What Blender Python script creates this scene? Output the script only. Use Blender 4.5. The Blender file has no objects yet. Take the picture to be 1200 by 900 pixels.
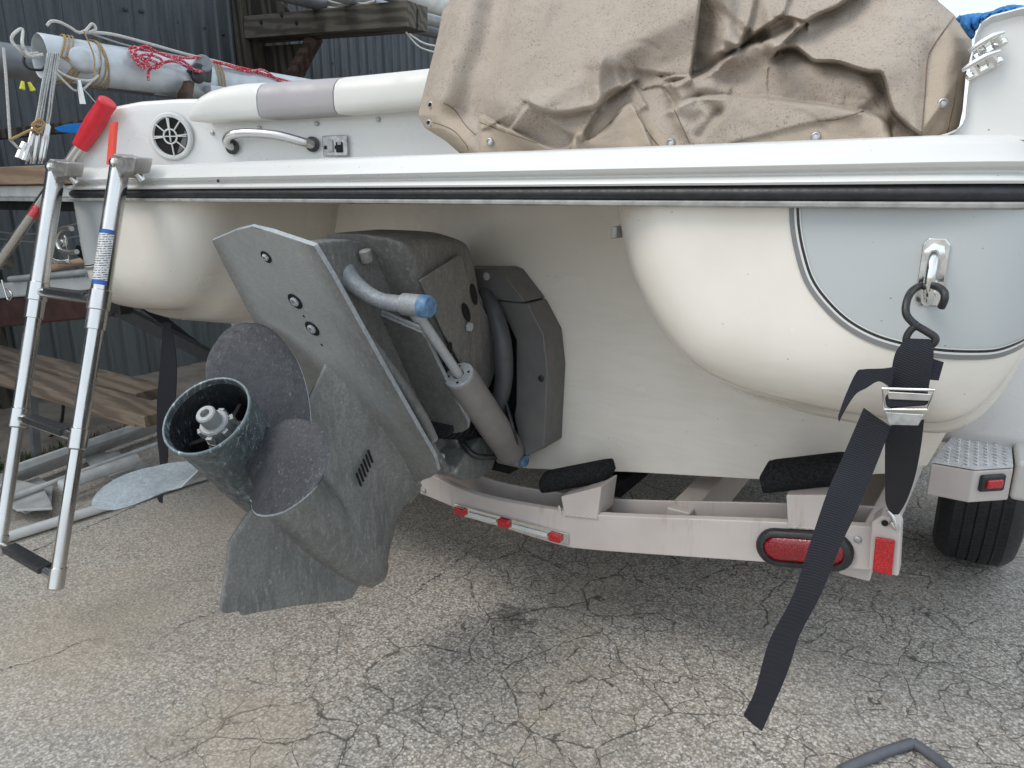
import bpy, math, random
import numpy as np
from mathutils import Vector, Matrix
from math import sin, cos, pi, radians, sqrt
random.seed(7); np.random.seed(7)
SC = bpy.context.scene
COL = SC.collection

# ------------------------------------------------------------------ camera
CAM_F, CAM_P, CAM_W, CAM_H = 832.0, radians(14.94), radians(32.7), 1.15
cam_d = bpy.data.cameras.new('camera'); cam = bpy.data.objects.new('camera', cam_d); COL.objects.link(cam)
cam.location = (0, 0, CAM_H); cam.rotation_euler = (pi/2 - CAM_P, 0, CAM_W)
cam_d.sensor_width = 36; cam_d.lens = 36*CAM_F/1200; cam_d.clip_start = 0.02; cam_d.clip_end = 2000
SC.camera = cam
# ------------------------------------------------------------------ sky and sun
SUN_EL, SUN_AZ = radians(52), radians(215)       # azimuth measured clockwise from +Y
w = bpy.data.worlds.new('World'); SC.world = w; w.use_nodes = True
nt = w.node_tree; bg = nt.nodes['Background']
sky = nt.nodes.new('ShaderNodeTexSky'); sky.sky_type = 'NISHITA'; sky.sun_disc = False
sky.sun_elevation = SUN_EL; sky.sun_rotation = SUN_AZ; sky.air_density = 1.0; sky.dust_density = 3.0; sky.ozone_density = 1.0
# thin bright cloud over the whole sky, a little uneven
tc = nt.nodes.new('ShaderNodeTexCoord'); cn = nt.nodes.new('ShaderNodeTexNoise'); cn.inputs['Scale'].default_value = 2.2; cn.inputs['Detail'].default_value = 5
nt.links.new(tc.outputs['Generated'], cn.inputs['Vector'])
cr = nt.nodes.new('ShaderNodeMapRange'); cr.inputs['From Min'].default_value = .35; cr.inputs['From Max'].default_value = .65
cr.inputs['To Min'].default_value = .55; cr.inputs['To Max'].default_value = .92
nt.links.new(cn.outputs['Fac'], cr.inputs['Value'])
mx = nt.nodes.new('ShaderNodeMix'); mx.data_type = 'RGBA'; mx.inputs['B'].default_value = (6.35, 7.15, 7.9, 1)
nt.links.new(cr.outputs['Result'], mx.inputs['Factor']); nt.links.new(sky.outputs['Color'], mx.inputs['A'])
nt.links.new(mx.outputs['Result'], bg.inputs['Color']); bg.inputs['Strength'].default_value = 0.135
sd = bpy.data.lights.new('sun', 'SUN'); sd.energy = 0.9; sd.angle = radians(28); sd.color = (1, .95, .88)
so = bpy.data.objects.new('sun', sd); COL.objects.link(so)
so.rotation_euler = Vector((-sin(SUN_AZ)*cos(SUN_EL), -cos(SUN_AZ)*cos(SUN_EL), -sin(SUN_EL))).to_track_quat('-Z', 'Y').to_euler()
SC.view_settings.view_transform = 'Standard'; SC.view_settings.look = 'None'; SC.view_settings.gamma = 1
SC.view_settings.exposure = 0.60

# ------------------------------------------------------------------ survey helpers (camera bearings onto real planes)
_R = Vector((cos(CAM_W), sin(CAM_W), 0)); _FH = Vector((-sin(CAM_W), cos(CAM_W), 0)); _Z = Vector((0, 0, 1))
_F = _FH*cos(CAM_P) - _Z*sin(CAM_P); _U = _FH*sin(CAM_P) + _Z*cos(CAM_P); _C = Vector((0, 0, CAM_H))
def ray(x, y): return _R*((x-600)/CAM_F) - _U*((y-450)/CAM_F) + _F
def onplane(x, y, p, n):
    r = ray(x, y); n = Vector(n); return _C + r*(((Vector(p)-_C).dot(n))/r.dot(n))
def atY(x, y, Y): return onplane(x, y, (0, Y, 0), (0, 1, 0))
def atX(x, y, X): return onplane(x, y, (X, 0, 0), (1, 0, 0))
def atZ(x, y, z): return onplane(x, y, (0, 0, z), (0, 0, 1))
# stern drive frame: a = aft along the propeller shaft, d = down towards the skeg, s = starboard
TAU = radians(62); PV = Vector((-1.15, 1.5, .74))
DA = Vector((0, -cos(TAU), sin(TAU))); DD = Vector((0, -sin(TAU), -cos(TAU))); DS = Vector((1, 0, 0))
def L(a, d, s): return PV + DA*a + DD*d + DS*s

# ------------------------------------------------------------------ object helpers
WLOC = {}
def link(o, parent, loc):
    WLOC[o.name] = Vector(loc); o.location = loc
    if parent: o.parent = parent; o.matrix_parent_inverse = Matrix.Translation(-WLOC[parent.name])
    return o
def empty(name, loc, label=None, cat=None, group=None):
    o = bpy.data.objects.new(name, None); COL.objects.link(o); o.empty_display_size = .1
    link(o, None, Vector(loc)); 
    if label: tag(o, label, cat, group)
    return o
def tag(o, label, cat=None, group=None, kind=None):
    if label: o['label'] = label
    if cat: o['category'] = cat
    if group: o['group'] = group
    if kind: o['kind'] = kind
    return o
class MB:
    def __init__(s): s.v = []; s.f = []; s.uv = None
    def add(s, vs, fs):
        n = len(s.v); s.v += [Vector(p) for p in vs]; s.f += [tuple(i+n for i in f) for f in fs]; return s
    def box(s, c, d, R=None):
        c = Vector(c); vs = []
        for x in (-1, 1):
            for y in (-1, 1):
                for z in (-1, 1):
                    p = Vector((x*d[0]/2, y*d[1]/2, z*d[2]/2)); vs.append(c + (R @ p if R else p))
        return s.add(vs, [(0,1,3,2),(4,6,7,5),(0,4,5,1),(2,3,7,6),(0,2,6,4),(1,5,7,3)])
    def bar(s, p, q, wd, ht, up=(0,0,1)):
        p, q = Vector(p), Vector(q); d = q-p; x = d.normalized(); u = Vector(up); y = u.cross(x).normalized(); z = x.cross(y)
        return s.box((p+q)/2, (d.length, wd, ht), Matrix((x, y, z)).transposed())
    def prism(s, poly, ext):
        n = len(poly); e = Vector(ext); a = [Vector(p) for p in poly]
        fs = [tuple(range(n))[::-1], tuple(range(n, 2*n))] + [(i, (i+1) % n, (i+1) % n+n, i+n) for i in range(n)]
        return s.add(a+[p+e for p in a], fs)
    def loft(s, rings, closed=True, caps=True):
        n = len(rings[0]); vs = [p for r in rings for p in r]; fs = []
        for i in range(len(rings)-1):
            for j in range(n if closed else n-1):
                k = (j+1) % n; fs.append((i*n+j, i*n+k, (i+1)*n+k, (i+1)*n+j))
        if caps and closed: fs += [tuple(range(n))[::-1], tuple(range((len(rings)-1)*n, len(rings)*n))]
        return s.add(vs, fs)
    def tube(s, pts, r, n=10, caps=True, closed=False, sm=0):
        pts = [Vector(p) for p in pts]
        if sm: pts = smooth_path(pts, sm, closed)
        m = len(pts); rr = r if hasattr(r, '__len__') else [r]*m
        if len(rr) != m: rr = list(np.interp(np.linspace(0, 1, m), np.linspace(0, 1, len(rr)), rr))
        t0 = None; rings = []; nrm = None
        for i in range(m):
            if closed: t = pts[(i+1) % m]-pts[i-1]
            else: t = pts[min(i+1, m-1)]-pts[max(i-1, 0)]
            t = t.normalized() if t.length > 1e-9 else Vector((0,0,1))
            if nrm is None: nrm = t.orthogonal().normalized()
            else:
                nrm = nrm - t*nrm.dot(t); nrm = nrm.normalized() if nrm.length > 1e-6 else t.orthogonal().normalized()
            b = t.cross(nrm)
            rings.append([pts[i]+(nrm*cos(2*pi*k/n)+b*sin(2*pi*k/n))*rr[i] for k in range(n)])
        if closed: rings.append(rings[0])
        return s.loft(rings, True, caps and not closed)
    def lathe(s, o, ax, prof, n=32, ref=None):
        o = Vector(o); ax = Vector(ax).normalized(); u = Vector(ref) if ref else ax.orthogonal().normalized(); v = ax.cross(u)
        return s.loft([[o+ax*h+(u*cos(2*pi*k/n)+v*sin(2*pi*k/n))*r for k in range(n)] for h, r in prof], True, False)
    def grid(s, P):
        return s.loft(P, False, False)
    def build(s, name, m, parent=None, smooth=35, bevel=0, seg=2, label=None, solid=0, subd=0):
        vs = s.v
        lo = Vector([min(p[i] for p in vs) for i in range(3)]); hi = Vector([max(p[i] for p in vs) for i in range(3)]); c = (lo+hi)/2
        me = bpy.data.meshes.new(name); me.from_pydata([p-c for p in vs], [], s.f); me.validate(); me.update()
        import bmesh
        bm = bmesh.new(); bm.from_mesh(me); bmesh.ops.recalc_face_normals(bm, faces=bm.faces); bm.to_mesh(me); bm.free()
        if smooth: me.polygons.foreach_set('use_smooth', [True]*len(me.polygons)); me.set_sharp_from_angle(angle=radians(smooth))
        me.materials.append(m)
        o = bpy.data.objects.new(name, me); COL.objects.link(o); link(o, parent, c)
        if solid:
            md = o.modifiers.new('s', 'SOLIDIFY'); md.thickness = solid; md.offset = 0
        if subd:
            md = o.modifiers.new('d', 'SUBSURF'); md.levels = subd; md.render_levels = subd
        if bevel:
            md = o.modifiers.new('b', 'BEVEL'); md.width = bevel; md.segments = seg; md.limit_method = 'ANGLE'; md.angle_limit = radians(35); md.harden_normals = True
        if label: o['label'] = label
        return o
def smooth_path(p, k, closed=False):
    n = len(p); out = []
    g = (lambda i: p[i % n]) if closed else (lambda i: p[min(max(i, 0), n-1)])
    for i in range(n if closed else n-1):
        a, b, c, d = g(i-1), g(i), g(i+1), g(i+2)
        for j in range(k):
            t = j/k; out.append(((b*2)+(c-a)*t+(a*2-b*5+c*4-d)*t*t+(b*3-a-c*3+d)*t**3)*.5)
    if not closed: out.append(p[-1])
    return out
def sp2(pts, k=6, closed=False):
    return [(v.x, v.y) for v in smooth_path([Vector((a, b, 0)) for a, b in pts], k, closed)]
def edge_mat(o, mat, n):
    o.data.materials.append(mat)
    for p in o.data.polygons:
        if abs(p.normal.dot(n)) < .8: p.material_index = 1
def copy_to(o, parent, delta):
    c = o.copy(); COL.objects.link(c); c.parent = None; link(c, parent, WLOC[o.name]+Vector(delta)); return c

# ------------------------------------------------------------------ materials
class NM:
    def __init__(s, name, rough=.5, metal=0, spec=.5, coat=0):
        s.m = bpy.data.materials.new(name); s.m.use_nodes = True; s.t = s.m.node_tree; s.b = s.t.nodes['Principled BSDF']
        s.b.inputs['Roughness'].default_value = rough; s.b.inputs['Metallic'].default_value = metal
        s.b.inputs['Specular IOR Level'].default_value = spec; s.b.inputs['Coat Weight'].default_value = coat
        s.b.inputs['Coat Roughness'].default_value = .08
        s.tc = s.t.nodes.new('ShaderNodeTexCoord'); s.co = s.tc.outputs['Object']; s.bumpn = None
    def n(s, k): return s.t.nodes.new(k)
    def l(s, a, b): s.t.links.new(a, b)
    def geo(s): 
        g = s.n('ShaderNodeNewGeometry'); s.co = g.outputs['Position']; return s
    def map(s, sc=(1,1,1), rot=(0,0,0), src=None):
        m = s.n('ShaderNodeMapping'); m.inputs['Scale'].default_value = sc; m.inputs['Rotation'].default_value = rot; s.l(src or s.co, m.inputs['Vector']); return m.outputs['Vector']
    def noise(s, scale, detail=4, rough=.55, vec=None, dist=0):
        x = s.n('ShaderNodeTexNoise'); x.inputs['Scale'].default_value = scale; x.inputs['Detail'].default_value = detail
        x.inputs['Roughness'].default_value = rough; x.inputs['Distortion'].default_value = dist; s.l(vec or s.co, x.inputs['Vector']); return x.outputs['Fac']
    def noisec(s, scale, detail=3, vec=None):
        x = s.n('ShaderNodeTexNoise'); x.inputs['Scale'].default_value = scale; x.inputs['Detail'].default_value = detail; s.l(vec or s.co, x.inputs['Vector']); return x.outputs['Color']
    def vor(s, scale, feat='F1', out='Distance', vec=None, rnd=1):
        x = s.n('ShaderNodeTexVoronoi'); x.feature = feat; x.inputs['Scale'].default_value = scale; x.inputs['Randomness'].default_value = rnd; s.l(vec or s.co, x.inputs['Vector']); return x.outputs[out]
    def wave(s, scale, dist=0, direction='X', vec=None, detail=2, prof='SIN', typ='BANDS'):
        x = s.n('ShaderNodeTexWave'); x.wave_type = typ; x.wave_profile = prof
        if typ == 'BANDS': x.bands_direction = direction
        else: x.rings_direction = direction
        x.inputs['Scale'].default_value = scale; x.inputs['Distortion'].default_value = dist; x.inputs['Detail'].default_value = detail; s.l(vec or s.co, x.inputs['Vector']); return x.outputs['Fac']
    def ramp(s, f, a, b, lo=0., hi=1.):
        x = s.n('ShaderNodeMapRange'); x.interpolation_type = 'SMOOTHSTEP'
        x.inputs['From Min'].default_value = a; x.inputs['From Max'].default_value = b; x.inputs['To Min'].default_value = lo; x.inputs['To Max'].default_value = hi
        s.l(f, x.inputs['Value']); return x.outputs['Result']
    def math(s, op, a, b=0.):
        x = s.n('ShaderNodeMath'); x.operation = op
        for i, v in enumerate((a, b)):
            if isinstance(v, (int, float)): x.inputs[i].default_value = v
            else: s.l(v, x.inputs[i])
        return x.outputs[0]
    def vmix(s, a, b, f):
        x = s.n('ShaderNodeMix'); x.data_type = 'VECTOR'; x.inputs['Factor'].default_value = f; s.l(a, x.inputs['A']); s.l(b, x.inputs['B']); return x.outputs['Result']
    def mix(s, f, a, b, mode='MIX'):
        x = s.n('ShaderNodeMix'); x.data_type = 'RGBA'; x.blend_type = mode
        for k, v in (('Factor', f), ('A', a), ('B', b)):
            if isinstance(v, (int, float)): x.inputs[k].default_value = v
            elif isinstance(v, tuple): x.inputs[k].default_value = (*v, 1)
            else: s.l(v, x.inputs[k])
        return x.outputs['Result']
    def base(s, c):
        if isinstance(c, tuple): s.b.inputs['Base Color'].default_value = (*c, 1)
        else: s.l(c, s.b.inputs['Base Color'])
        return s
    def rough(s, v): s.l(v, s.b.inputs['Roughness']); return s
    def bump(s, h, dist, st=1.0):
        x = s.n('ShaderNodeBump'); x.inputs['Distance'].default_value = dist; x.inputs['Strength'].default_value = st; s.l(h, x.inputs['Height'])
        if s.bumpn: s.l(s.bumpn, x.inputs['Normal'])
        s.bumpn = x.outputs['Normal']; s.l(s.bumpn, s.b.inputs['Normal']); return s
M = {}
def mk_gel(name, col, dirt=(.42,.36,.28), amt=.35, rough=.22):
    g = NM(name, rough, coat=.25).geo()
    d = g.ramp(g.noise(2.2, 5, .6), .45, .8, 0, amt); c = g.mix(d, col, dirt)
    szz = g.n('ShaderNodeSeparateXYZ'); g.l(g.co, szz.inputs[0]); low = g.math('MULTIPLY', g.ramp(szz.outputs[2], .99, .84), g.ramp(g.noise(13, 6, .6, g.map((.35,1,2.2)), 1.5), .40, .66)); c = g.mix(g.math('MULTIPLY', low, amt*.3), c, (.46,.38,.27))
    sp = g.ramp(g.vor(42), .035, .06, 1, 0); msk = g.ramp(g.noise(6, 3), .44, .54); c = g.mix(g.math('MULTIPLY', g.math('MULTIPLY', sp, msk), .8), c, (.1,.09,.08))
    g.base(c).rough(g.ramp(g.noise(5, 3), .3, .7, rough-.04, rough+.06)); g.bump(g.noise(3, 1), .002, .05); return g.m
M['gel'] = mk_gel('gelcoat_cream', (.76,.715,.64))
M['gelwhite'] = mk_gel('gelcoat_white', (.655,.65,.625), (.55,.54,.50), .2, .25)
M['gelgrey'] = mk_gel('gelcoat_grey', (.45,.475,.475), (.38,.38,.36), .3)
M['hullfar'] = mk_gel('gelcoat_dinghy', (.55,.57,.58), (.3,.3,.28), .5)

def plain(name, col, rough=.5, metal=0, spec=.5, var=.25, vs=25, bmp=0, bs=200, coat=0):
    g = NM(name, rough, metal, spec, coat).geo()
    c2 = tuple(x*(1-var) for x in col); g.base(g.mix(g.ramp(g.noise(vs, 5), .35, .7), col, c2))
    g.rough(g.ramp(g.noise(vs*2.2, 4), .3, .7, max(.03, rough-.08), min(1, rough+.12)))
    if bmp: g.bump(g.noise(bs, 3), bmp, .6)
    return g.m
M['brownhull'] = plain('maroon_paint', (.075,.035,.028), .4, var=.4, vs=12)
M['rubber'] = plain('black_rubber', (.018,.018,.02), .42, var=-.6, vs=60, bmp=.001)
M['trim'] = plain('grey_trim', (.42,.42,.40), .35, var=.3, vs=40)
M['chrome'] = plain('chrome', (.82,.82,.80), .12, 1, var=.15, vs=40)
M['steel'] = plain('brushed_steel', (.62,.61,.59), .22, 1, var=.12, vs=4)
M['satin'] = plain('satin_steel', (.50,.48,.46), .42, .85, var=.2, vs=30)
M['zinc'] = plain('zinc_plate', (.5,.5,.5), .45, .8, var=.3, vs=80)
M['blackmetal'] = plain('black_coated_steel', (.015,.015,.016), .4, var=-.8, vs=90, bmp=.001)
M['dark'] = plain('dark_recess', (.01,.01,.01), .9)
g = NM('trailer_paint', .4, coat=.15).geo()
c = g.mix(g.ramp(g.noise(6, 5), .35, .7), (.53,.475,.445), (.465,.41,.38)); dr = g.math('MULTIPLY', g.ramp(g.noise(28, 5, .65, g.map((1,1,.12))), .55, .70), g.ramp(g.noise(3.5, 2), .45, .6)); c = g.mix(g.math('MULTIPLY', dr, .45), c, (.25,.17,.10))
ch_ = g.ramp(g.vor(45), .02, .05, 1, 0); c = g.mix(g.math('MULTIPLY', g.math('MULTIPLY', ch_, g.ramp(g.noise(8, 2), .5, .6)), .8), c, (.09,.06,.045)); g.base(c); g.bump(g.noise(180, 3), .0006, .4); M['trailer'] = g.m
M['fender'] = plain('fender_gelcoat', (.56,.53,.50), .25, var=.06, vs=5, coat=.3)
M['alu'] = plain('mast_aluminium', (.50,.53,.55), .38, .35, var=.2, vs=14)
M['alugrey'] = plain('grey_aluminium', (.20,.21,.22), .45, .3, var=.25, vs=14)
M['wire'] = plain('wire_rope', (.45,.45,.43), .4, .7, var=.4, vs=300)
M['twine'] = plain('sisal_twine', (.42,.28,.13), .9, var=.4, vs=300, bmp=.001, bs=600)
M['whitepaint'] = plain('white_paint', (.62,.62,.60), .45, var=.25, vs=12)
M['cushion'] = plain('cushion_cream', (.66,.645,.60), .45, var=.05, vs=9, bmp=.0004, bs=500)
M['mauve'] = plain('cushion_mauve_grey', (.37,.345,.345), .45, var=.06, vs=9, bmp=.0004, bs=500)
M['bluecap'] = plain('blue_cap', (.13,.26,.42), .5, var=.45, vs=70)
M['redplastic'] = plain('red_grip', (.62,.015,.03), .4, var=.15, vs=20)
M['redstrip'] = plain('red_strip', (.85,.10,.07), .5, var=.1)
M['blueplastic'] = plain('blue_blade', (.01,.19,.60), .4, var=.1)
M['bluetarp'] = plain('blue_towel', (.03,.19,.48), .85, var=.4, vs=60, bmp=.002, bs=200)
M['hose'] = plain('grey_foam', (.11,.115,.13), .6, var=.2)
M['bellows'] = plain('grey_hose', (.075,.078,.085), .45, var=.2)
M['yellow'] = plain('yellow_plastic', (.6,.6,.03), .5)
M['whiterope'] = plain('white_rope', (.55,.54,.50), .8, var=.4, vs=300)
M['grass'] = plain('grass', (.06,.09,.025), .8, var=.5, vs=8)
M['sheetwhite'] = plain('cloudy_vinyl', (.50,.50,.48), .4, var=.3, vs=12)
M['carpet'] = plain('black_carpet', (.008,.008,.009), .95, spec=.2, var=-2, vs=180, bmp=.006, bs=220)
M['amber'] = plain('amber_lens', (.5,.2,.06), .2)
M['soil'] = plain('soil', (.10,.075,.05), .95, var=.5, vs=15, bmp=.01, bs=50)
# grey painted drive castings: worn paint, chalky marks
def mk_drive(name, c1, c2, c3, sc=1, rough=.5, k=.5):
    g = NM(name, rough, .1, .45).geo()
    c = g.mix(g.ramp(g.noise(7*sc, 5, .6), .40, .62, 0, .55), c1, c2)
    stv = g.map((1,1,.22), (.6,.35,0)); st = g.noise(75*sc, 6, .7, stv); c = g.mix(g.ramp(st, .44, .64, 0, .75), c, c2)
    c = g.mix(g.ramp(g.noise(150*sc, 4, .7), .42, .60, .35, 0), c, tuple(x*.55 for x in c1))
    ch = g.math('MULTIPLY', g.ramp(g.noise(120*sc, 6, .78, stv), .54, .68), g.ramp(g.noise(5*sc, 4), .38, .62)); c = g.mix(g.math('MULTIPLY', ch, k), c, c3)
    sp = g.math('MULTIPLY', g.ramp(g.vor(230*sc), .10, .22, 1, 0), g.ramp(g.noise(8, 5, .65), .50, .66)); c = g.mix(g.math('MULTIPLY', sp, .9*k+.1), c, c3)
    chip = g.math('MULTIPLY', g.ramp(g.noise(34*sc, 7, .75), .64, .67), g.ramp(g.noise(4*sc, 3), .48, .6)); c = g.mix(g.math('MULTIPLY', chip, .55*k+.1), c, tuple(x*1.25 for x in c3))
    e = g.n('ShaderNodeNewGeometry'); pt = g.ramp(e.outputs['Pointiness'], .54, .62); c = g.mix(g.math('MULTIPLY', pt, .45), c, c3)
    g.base(c).rough(g.ramp(g.noise(60, 5), .3, .7, rough-.12, rough+.15)); g.bump(g.noise(240*sc, 4), .0012, .7); return g.m
M['drive'] = mk_drive('drive_grey_paint', (.168,.170,.162), (.265,.265,.25), (.46,.455,.43))
M['driveplate'] = mk_drive('drive_plate_paint', (.164,.165,.158), (.235,.235,.224), (.46,.48,.47))
M['hub'] = mk_drive('oxidised_hub', (.050,.060,.065), (.14,.175,.185), (.52,.62,.64), .9, .42, 1.3)
M['blade'] = mk_drive('blade_dark', (.036,.037,.043), (.050,.051,.058), (.34,.35,.37), 1.5, .55, .35)
M['bladelitworn'] = mk_drive('blade_lit_worn', (.25,.285,.31), (.38,.42,.44), (.50,.54,.55), 1.2, .5, .7)  # pale tone paints strong light onto the left blade; also lightens blade edges
M['cover'] = mk_drive('drive_cover_dusty', (.175,.168,.155), (.25,.24,.22), (.40,.385,.365), .8, .7, .6)
M['cyl'] = plain('cylinder_beige_grey', (.26,.24,.225), .4, .1, var=.15, vs=18)
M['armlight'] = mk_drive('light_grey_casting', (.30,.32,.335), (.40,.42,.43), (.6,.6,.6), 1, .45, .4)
M['gimbal'] = plain('gimbal_grey', (.125,.12,.117), .42, var=.12, vs=20, bmp=.0008)
# red lens
def lens(name, col):
    g = NM(name, .12, coat=.6).geo(); g.base(g.mix(g.ramp(g.vor(260), .2, .5), col, tuple(x*.55 for x in col))); g.bump(g.vor(260), .002, .5)
    g.b.inputs['Emission Strength'].default_value = 0; return g.m
M['redlens'] = lens('red_lens', (.70,.012,.02)); M['reddark'] = lens('red_lens_dark', (.36,.012,.02))
# webbing
g = NM('black_webbing', .75, spec=.3).geo(); wv = g.wave(150, .5, 'Z', vec=g.map((1,1,1), (0,.45,0)), detail=1)
g.base(g.mix(wv, (.008,.009,.013), (.040,.042,.055))); g.bump(wv, .0012, .9); M['web'] = g.m
# canvas
g = NM('tan_canvas', .92, spec=.15).geo()
hem = g.n('ShaderNodeAttribute'); hem.attribute_name = 'hem'
c = g.mix(g.ramp(g.noise(6, 4), .3, .7), (.43,.37,.31), (.37,.315,.26))
c = g.mix(hem.outputs['Fac'], c, (.42,.35,.275))
c = g.mix(g.ramp(g.noise(700, 2), .4, .6, 0, .35), c, (.30,.25,.205))
spk = g.math('MULTIPLY', g.ramp(g.noise(260, 3, .75), .55, .63), g.ramp(g.noise(24, 4), .38, .62, .35, 1)); inv = g.math('SUBTRACT', 1.0, g.math('MULTIPLY', hem.outputs['Fac'], .9))
c = g.mix(g.math('MULTIPLY', g.math('MULTIPLY', spk, inv), .62), c, (.115,.085,.065)); g.base(c)
g.bump(g.noise(520, 2), .0012, .5); g.bump(g.noise(28, 5, .6), .008, .5); g.bump(g.noise(9, 3, .5, None, 1.5), .02, .35); M['canvas'] = g.m
M['seam'] = plain('seam_thread', (.20,.145,.10), .9)
# asphalt
g = NM('cracked_asphalt', .9, spec=.25).geo()
P0 = g.map((1,1,0)); wob = g.vmix(P0, g.noisec(5, 4, P0), .11); wob2 = g.vmix(P0, g.noisec(14, 4, P0), .05)
stone_c = g.vor(170, out='Color', vec=P0); sep = g.n('ShaderNodeSeparateColor'); g.l(stone_c, sep.inputs[0])
stone_d = g.vor(170, vec=P0)
big = g.noise(1.1, 5, .6, P0)
tone = g.mix(g.ramp(sep.outputs[0], 0, 1), (.20,.178,.155), (.71,.65,.57))
tone = g.mix(g.ramp(g.noise(95, 4, .7, P0), .40, .66), tone, (.46,.415,.355))
tone = g.mix(g.math('MULTIPLY', g.ramp(sep.outputs[1], .90, .97), .8), tone, (.74,.72,.67))
tone = g.mix(g.math('MULTIPLY', g.ramp(stone_d, .42, .70), .42), tone, (.045,.043,.040))
tone = g.mix(g.ramp(big, .40, .66, 0, .35), tone, (.26,.25,.235))
# sandy washed patches
sx = g.n('ShaderNodeSeparateXYZ'); g.l(g.co, sx.inputs[0])
dst = g.n('ShaderNodeVectorMath'); dst.operation = 'DISTANCE'; g.l(wob, dst.inputs[0]); dp_ = atZ(150, 790, 0); dst.inputs[1].default_value = (dp_.x, dp_.y, 0)
sand = g.math('MAXIMUM', g.math('MULTIPLY', g.ramp(g.noise(2.3, 5, .6, wob), .50, .70), .38), g.math('MULTIPLY', g.ramp(dst.outputs['Value'], .38, .05), .45))
tone = g.mix(sand, tone, (.44,.355,.255))
warm = g.ramp(sx.outputs[0], -2.4, -.9, .30, 0); tone = g.mix(warm, tone, (.52,.465,.39))
# cracks: a coarse net and a finer net, the finer one only in patches
e1 = g.vor(3.6, 'DISTANCE_TO_EDGE', vec=wob); e2 = g.vor(11, 'DISTANCE_TO_EDGE', vec=wob2)
zone = g.ramp(sx.outputs[0], -1.75, -1.0, .12, 1)
wn = g.ramp(g.noise(28, 5, .7, P0), .3, .7, .15, 1.7)
k1 = g.ramp(g.math('DIVIDE', e1, wn), .0015, .0105, 1, 0); k1 = g.math('MULTIPLY', k1, g.ramp(g.noise(2.6, 3, vec=P0), .36, .50))
k2 = g.ramp(g.math('DIVIDE', e2, wn), .004, .018, 1, 0); k2 = g.math('MULTIPLY', k2, g.ramp(g.noise(1.9, 3, vec=wob2), .42, .52))
ck = g.math('MULTIPLY', g.math('MAXIMUM', k1, k2), zone)
def seg_crack(p0, p1, wdt):
    a, b = atZ(*p0, 0), atZ(*p1, 0); an = math.atan2((b-a).y, (b-a).x); ln = (b-a).length
    mp = g.n('ShaderNodeMapping'); mp.vector_type = 'TEXTURE'; mp.inputs['Location'].default_value = (a.x, a.y, 0); mp.inputs['Rotation'].default_value = (0, 0, an); g.l(g.co, mp.inputs['Vector'])
    sp = g.n('ShaderNodeSeparateXYZ'); g.l(mp.outputs['Vector'], sp.inputs[0]); off = g.math('SUBTRACT', g.math('MULTIPLY', g.noise(9, 6, .7, P0), .12), .06)
    t = g.math('ABSOLUTE', g.math('ADD', sp.outputs[1], off)); k = g.ramp(t, wdt*.3, wdt, 1, 0)
    return g.math('MULTIPLY', k, g.math('MULTIPLY', g.ramp(sp.outputs[0], -.02, .05), g.math('MULTIPLY', g.ramp(sp.outputs[0], ln+.05, ln-.05), wn)))
for p0_, p1_, w_ in (((30,650),(215,568),.006), ((-10,790),(110,750),.004), ((190,745),(290,700),.003), ((480,700),(560,640),.004)):
    ck = g.math('MAXIMUM', ck, seg_crack(p0_, p1_, w_))
halo = g.math('MULTIPLY', g.ramp(e2, .0, .20, 1, 0), g.math('MULTIPLY', g.ramp(g.noise(3.2, 4, .6, P0), .50, .66), zone))
tone = g.mix(g.math('MULTIPLY', halo, .28), tone, (.14,.13,.115)); tone = g.mix(g.math('MULTIPLY', ck, .78), tone, (.05,.045,.04))
oil = g.ramp(g.noise(30, 4, vec=P0), .3, .7, .015, .07)
vd = g.n('ShaderNodeVectorMath'); vd.operation = 'DISTANCE'; g.l(P0, vd.inputs[0]); op = atZ(600, 722, 0); vd.inputs[1].default_value = (op.x, op.y, 0)
tone = g.mix(g.math('MULTIPLY', g.ramp(g.math('SUBTRACT', vd.outputs['Value'], oil), -.005, .03, 1, 0), .5), tone, (.02,.019,.018))
g.base(tone); g.bump(stone_d, .004, -.9); g.bump(g.noise(120, 4, .7, P0), .004, .8); g.bump(ck, .02, -.8); g.bump(g.noise(6, 4, .6, P0), .02, .5); M['asphalt'] = g.m
g = NM('apron_concrete', .9).geo(); g.base(g.mix(g.ramp(g.noise(4, 6, .65), .35, .7), (.24,.20,.16), (.13,.105,.08))); g.bump(g.noise(70, 5), .006, .8); M['concrete'] = g.m
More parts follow.
